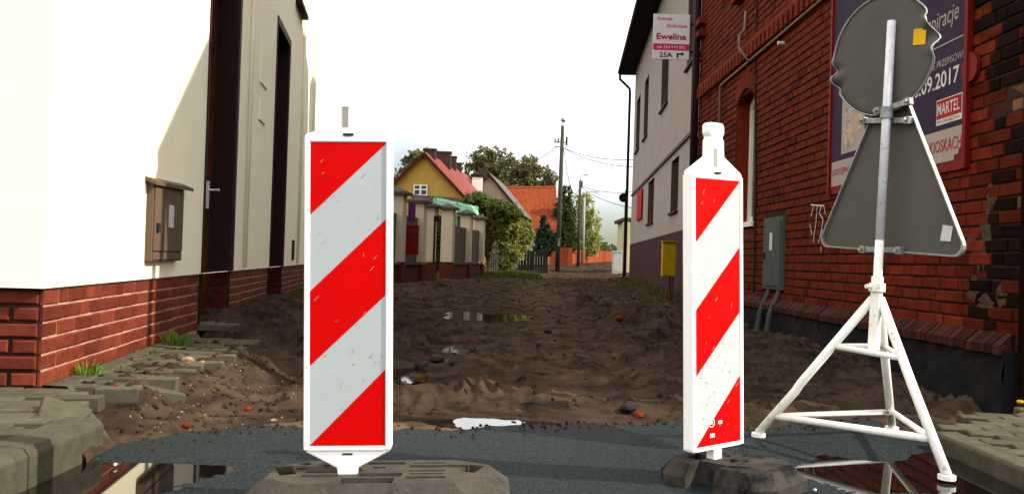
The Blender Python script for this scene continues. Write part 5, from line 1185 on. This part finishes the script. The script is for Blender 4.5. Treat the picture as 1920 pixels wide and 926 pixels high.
# ------------------------------------------------------------------ far houses
def gable_house(name, label, Y, apex, halfpx, slope, eave_px_y, length, wallm, roofm, edgem, over=.35, dirv=FD):
    """gable towards the camera; apex pixel; eaves at image height eave_px_y"""
    A = P(apex[0], apex[1], Y); k = Y / FPX; hw = halfpx * k; ez = A.z - hw * slope; zg = float(basez(np.array(float(Y)))) - .2
    D = dirv; X_ = Vector((D.y, -D.x, 0)); base = Vector((A.x, A.y, zg))
    root = thing(name, label, 'house', base)
    def pt(x, z, d): return Vector((A.x, A.y, 0)) + X_ * x + D * d + Vector((0, 0, z))
    w = MB().add([pt(-hw, zg, 0), pt(hw, zg, 0), pt(hw, ez, 0), pt(0, A.z, 0), pt(-hw, ez, 0)], [(0, 1, 2, 3, 4)])
    w.add([pt(hw, zg, 0), pt(hw, zg, length), pt(hw, ez, length), pt(hw, ez, 0)], [(0, 1, 2, 3)]).add([pt(-hw, zg, 0), pt(-hw, zg, length), pt(-hw, ez, length), pt(-hw, ez, 0)], [(0, 1, 2, 3)])
    w.add([pt(-hw, zg, length), pt(hw, zg, length), pt(hw, ez, length), pt(0, A.z, length), pt(-hw, ez, length)], [(0, 1, 2, 3, 4)])
    make('wall', w, wallm, root, base)
    r = MB()
    for sg_ in (-1, 1):
        xo, zo = sg_ * (hw + over), ez - over * slope
        q = [pt(xo, zo + .03, -.3), pt(0, A.z + .05, -.3), pt(0, A.z + .05, length + .3), pt(xo, zo + .03, length + .3)]
        r.add(q + [v + Vector((0, 0, .10)) for v in q], [(0, 1, 2, 3), (7, 6, 5, 4), (0, 4, 5, 1), (3, 2, 6, 7), (0, 3, 7, 4)])
    rf_ = make('roof', r, roofm, root, base)
    e = MB()
    for sg_ in (-1, 1):
        xo, zo = sg_ * (hw + over), ez - over * slope; q = [pt(xo, zo - .12, -.34), pt(0, A.z - .12, -.34), pt(0, A.z + .17, -.34), pt(xo, zo + .15, -.34)]
        e.add(q + [v + D * .03 for v in q], [(0, 1, 2, 3), (7, 6, 5, 4), (0, 4, 5, 1), (3, 2, 6, 7)])
    make('barge_board', e, edgem, rf_, base)
    return root, pt, base, rf_, A, hw, ez
root, pt, base, rf_, A, hw, ez = gable_house('gable_house', 'ochre yellow gabled house with red roof and small white window', 60, (797, 290), 78, 1.0, 0, 15, 'ochre', 'red_roof', 'dark_red')
k = 60 / FPX
wx = (791 - 797) * k; wz = P(791, 356, 60).z
wdw = make('window', MB().prism([(-.48, -.40), (.48, -.40), (.48, .34), (-.48, .34)], 0, pt(wx, wz, -.01), Vector((FD.y, -FD.x, 0)), (0, 0, 1), 0, .06, -FD), 'glass', root, base)
fr = MB(); X_ = Vector((FD.y, -FD.x, 0))
for (a, b, c, d) in ((-.48, .48, -.40, -.32), (-.48, .48, .27, .34), (-.48, -.41, -.32, .27), (.41, .48, -.32, .27), (-.06, .06, -.32, .27), (-.41, -.06, -.02, .06), (.06, .41, -.02, .06)):
    fr.prism([(a, c), (b, c), (b, d), (a, d)], 0, pt(wx, wz, -.01), X_, (0, 0, 1), .065, .10, -FD)
make('frame', fr, 'pvc', wdw, base)
for (dd_, h_, w_, x_) in ((1.5, .30, .8, .0), (5.0, .55, 1.5, .0), (8.5, .62, .9, .0), (11.5, .45, .6, .0)):
    q = pt(x_, A.z + h_ / 2 - .1, dd_); make('chimney', MB().box(q, (w_, .9, h_ + .6)), 'chimney', rf_, base); make('chimney_cap', MB().box(q + Vector((0, 0, h_ / 2 + .32)), (w_ + .12, 1.0, .08)), 'cap', rf_, base)
# seams of the metal roof
sm_ = MB()
for t in range(28):
    d = .1 + t * .54; a = pt(0.02, A.z + .16, d); b = pt(hw + .33, ez - .33 + .16, d); sm_.tube([a, b], .025, 4)
make('roof_seam', sm_, 'red_roof', rf_, base, kind='stuff')
root, pt, base, rf_, A, hw, ez = gable_house('stucco_house', 'old grey stucco gable house with dark roof edge and white chimney', 74, (915, 325), 62, 1.12, 0, 12, 'stucco_grey', 'roof_grey', 'soffit', dirv=Vector((.1, 1, 0)).normalized())
q = P(895, 340, 72); make('chimney', MB().box(q + Vector((0, 0, -.4)), (.82, .8, 1.5)), 'pvc', rf_, base); make('chimney_cap', MB().box(q + Vector((0, 0, .40)), (.95, .9, .18)), 'soffit', rf_, base)
q = P(905, 326, 74); make('chimney', MB().box(q, (.8, .7, .9)), 'chimney', rf_, base)
# orange roofed house: eaves towards the camera
Y_ = 88; a, b = P(938, 353, Y_), P(1042, 352, Y_); e0_, e1_ = P(925, 430, Y_ - 6), P(1046, 432, Y_ - 6)
base = Vector(((a.x + b.x) / 2, Y_, .4)); root = thing('tiled_house', 'house with a big bright orange tiled roof beyond the grey gable', 'house', base)
rk = Y_ + 6; a2, b2v = Vector((a.x, rk + .0, e0_.z)), Vector((b.x, rk, e1_.z))
rf_ = make('roof', MB().add([e0_, e1_, b, a, a2, b2v, e0_ - Vector((0, 0, .2)), e1_ - Vector((0, 0, .2))], [(0, 1, 2, 3), (3, 2, 5, 4), (0, 6, 7, 1)]), 'orange_roof', root, base)
rib = MB(); nr = 46
for t in range(nr + 1):
    f = t / nr; p0 = lerp(e0_, e1_, f) + Vector((0, 0, .04)); p1 = lerp(a, b, f) + Vector((0, 0, .04)); rib.tube([p0, p1], .045, 4)
make('roof_rib', rib, 'orange_roof', rf_, base, kind='stuff')
make('ridge', MB().tube([a + Vector((0, 0, .05)), b + Vector((0, 0, .05))], .12, 8), 'orange_roof', rf_, base)
make('wall', MB().add([(e0_.x + .4, e0_.y + .5, .2), (e1_.x - .4, e1_.y + .5, .2), (e1_.x - .4, rk - .5, .2), (e0_.x + .4, rk - .5, .2), (e0_.x + .4, e0_.y + .5, e0_.z), (e1_.x - .4, e1_.y + .5, e0_.z), (e1_.x - .4, rk - .5, e0_.z), (e0_.x + .4, rk - .5, e0_.z), ((a.x + .2), Y_, a.z - .1), ((b.x - .2), Y_, a.z - .1)], [(0, 1, 5, 4), (1, 2, 6, 9, 5), (2, 3, 7, 6), (3, 0, 4, 8, 7)]), 'stucco_grey', root, base)

# ------------------------------------------------------------------ poles, wires, far fences, cabinets
def pole(bx, by, zg, tx, ty, r0, r1_, m, name, label, group=None, Y=None):
    q = G(bx, by, zg) if Y is None else P(bx, by, Y); zg = zg if Y is None else q.z; top = P(tx, ty, q.y); base = Vector((q.x, q.y, zg))
    root = thing(name, label, 'pole' if 'pole' in name else 'lamp', base, 0, group); make('shaft', MB().tube([base - Vector((0, 0, .15)), top], [r0, r1_], 12), m, root, base, smooth=True); return root, base, top
gpn = 'poles along the left side of the street'
r1o, pb1, pt1 = pole(1045, 509, .14, 1055, 236, .17, .11, 'pole_wood', 'utility_pole', 'tall dark wooden pole nearest the camera with cables and a lamp on top', gpn)
make('insulator_rack', MB().box(pt1 + Vector((-.12, 0, -1.05)), (.75, .06, .06)).box(pt1 + Vector((-.25, 0, -1.35)), (.4, .05, .05)).tube([pt1 + Vector((-.45, 0, -1.1)), pt1 + Vector((-.45, 0, -.85))], .05, 8).tube([pt1 + Vector((-.25, 0, -1.1)), pt1 + Vector((-.25, 0, -.8))], .05, 8).tube([pt1 + Vector((.28, 0, -1.25)), pt1 + Vector((.28, 0, -.7))], .07, 8), 'pole_wood', r1o, pb1)
make('lamp_arm', MB().tube([pt1, pt1 + Vector((-.0, 0, .25))], .035, 8), 'galv', r1o, pb1)
make('lamp_head', MB().tube([pt1 + Vector((.02, 0, .22)), pt1 + Vector((.03, -.02, .35)), pt1 + Vector((.04, -.02, .48))], [.10, .18, .14], 12), 'galv', r1o, pb1)
make('notice', MB().box(lerp(pb1, pt1, .20) + Vector((0, -.17, 0)), (.18, .01, .5)), 'cable', r1o, pb1)
r2o, pb2, pt2 = pole(1084, 496, .35, 1088, 338, .15, .10, 'pole_wood', 'utility_pole', 'second dark wooden pole further on, in front of the pale willow', gpn, 76)
make('lamp_arm', MB().tube([pt2, pt2 + Vector((.05, 0, .4)), pt2 + Vector((.35, -.1, .5))], .03, 8), 'galv', r2o, pb2); make('lamp_head', MB().box(pt2 + Vector((.5, -.1, .45)), (.35, .16, .1)), 'galv', r2o, pb2)
make('insulator', MB().box(pt2 + Vector((.12, 0, -.35)), (.2, .1, .5)), 'pole_wood', r2o, pb2)
r3o, pb3, pt3 = pole(1092, 492, .55, 1096, 370, .16, .11, 'pole_conc', 'lamp_pole', 'pale concrete lamp pole with curved arm, just right of the second pole', gpn, 86)
make('lamp_arm', MB().tube([pt3, pt3 + Vector((.1, 0, .35)), pt3 + Vector((.45, 0, .55)), pt3 + Vector((.9, 0, .55))], .035, 8), 'galv', r3o, pb3); make('lamp_head', MB().box(pt3 + Vector((1.05, 0, .53)), (.55, .2, .1)), 'galv', r3o, pb3, bevel=.03)
def wire(a, b, sag, label, r=.021):
    pts = [lerp(a, b, t / 14) - Vector((0, 0, sag * 4 * (t / 14) * (1 - t / 14))) for t in range(15)]
    o = make('overhead_wire', MB().tube(pts, r, 5), 'wire', None, pts[0]); tag(o, label, 'wire', 'overhead wires')
k1 = pt1 + Vector((.1, 0, -1.4))
wire(k1, P(1230, 296, 40), .35, 'upper wire from the nearest pole to the grey house'); wire(k1, P(1230, 312, 40), .4, 'lower wire from the nearest pole to the grey house')
wire(k1 + Vector((-.4, 0, .1)), P(940, 318, 78), .5, 'wire from the nearest pole into the trees at left'); wire(k1, pt2 + Vector((0, 0, -.5)), 1.6, 'sagging wire between the nearest and second pole', .02)
wire(pt2 + Vector((.1, 0, -.5)), P(1200, 358, 60), .3, 'upper wire from the second pole to the right'); wire(pt2 + Vector((.1, 0, -.6)), P(1200, 392, 48), .3, 'lower wire from the second pole to the right')
# orange board fence
f0 = P(1062, 478, 86); f1 = P(1150, 478, 118); fb0 = Vector((f0.x, f0.y, .4))
of = thing('board_fence', 'orange painted board fence at the bend of the street', 'fence', fb0); d = (f1 - f0); d.z = 0; nb = 44; me0 = None
for t in range(nb):
    q = lerp(f0, f1, t / nb); z_ = float(basez(np.array(q.y))); hh = 1.45 + .1 * math.sin(t * 1.7) - (.0)
    if me0 is None:
        me0 = bpy.data.meshes.new('board'); mbx = MB().box((0, 0, 0), (.16, .6, 1.5)); me0.from_pydata(mbx.v, [], mbx.f); me0.materials.append(M['orange_fence'])
    o = bpy.data.objects.new('board', me0); COL.objects.link(o); o.parent = of; o.location = Vector((q.x, q.y, z_ + .75)) - fb0; o.rotation_euler = (0, 0, math.atan2(d.y, d.x) - math.pi / 2); o.scale = (1, d.length / nb / .6 * .93, hh / 1.5)
# a board fence closing the end
f2 = P(1034, 480, 78); of2 = thing('board_fence', 'short dark orange board fence left of the tall pole', 'fence', (f2.x, f2.y, .3))
for t in range(5): make('board', MB().box((f2.x + t * .42, f2.y + .2 * t, 1.15), (.38, .05, 1.7)), 'orange_fence', of2, of2.location)
# dark gate, blue barrel, grey planks by the hedge
q = P(1012, 482, 50); gt = thing('garden_gate', 'dark closed garden gate under the small conifer', 'gate', (q.x, 50, .1))
for t in range(6): make('board', MB().box((q.x - .35 + t * .15, 50, .75), (.13, .04, 1.35)), 'soffit', gt, gt.location)
make('gate_rail', MB().box((q.x, 50.04, .5), (.95, .04, .08)).box((q.x, 50.04, 1.1), (.95, .04, .08)), 'soffit', gt, gt.location)
q = P(984, 484, 46); ft_ = thing('plank_fence', 'weathered grey plank fence between shrub and dark gate', 'fence', (q.x, 46, .1))
for t in range(5): make('board', MB().box((q.x - .3 + t * .16, 46 + .1 * t, .72), (.15, .03, 1.15 + .06 * (t % 2))), 'soffit', ft_, ft_.location)
q = P(968, 478, 44.5); tag(make('blue_sheet', MB().box((q.x, 44.5, .95), (.38, .05, .75), Matrix.Rotation(.1, 3, 'Y')), 'blue', None, (q.x, 44.5, .6)), 'blue plastic sheet hung on the fence beside the shrub', 'sheet')
q = P(926, 480, 40); ft_ = thing('wire_gate', 'narrow pale metal gate against the hedge', 'gate', (q.x, 40, .1))
for t in range(4): make('bar', MB().tube([(q.x - .15 + t * .1, 40, .1), (q.x - .15 + t * .1, 40, 1.5)], .018, 6), 'galv', ft_, ft_.location)
# cabinet right
q = G(1156, 514, .14); cbx = thing('street_cabinet', 'pale grey street cabinet by the far corner of the grey house', 'cabinet', (q.x, q.y, .12)); k = q.y / FPX
hh = 42 * k
make('body', MB().box((q.x, q.y, .12 + hh / 2), (17 * k, .4, hh)), 'pale_cab', cbx, cbx.location, bevel=.015); make('lid', MB().box((q.x, q.y, .12 + hh + .03), (19 * k, .46, .07)), 'pale_cab', cbx, cbx.location, bevel=.01)
make('door', MB().box((q.x, q.y - .205, .12 + hh / 2 + .05), (14 * k, .012, hh * .8)), 'pale_cab', cbx, cbx.location)
# pale green building corner beyond
q = P(1182, 470, 56); k = 56 / FPX; pg = thing('green_house', 'pale green house corner seen past the end of the grey house', 'house', (q.x, 56, .1)); 
tz = P(1170, 412, 56).z
make('wall', MB().box((q.x + 2.6, 59, tz / 2), (5.6, 5, tz)), 'lime', pg, pg.location); make('cornice', MB().box((q.x + 2.5, 58.9, tz + .06), (5.9, 5.3, .22)), 'cap', pg, pg.location, bevel=.03)
make('pilaster', MB().box((q.x - .3, 56.2, tz / 2), (.4, .5, tz - .3)), 'pillar', pg, pg.location, bevel=.03)
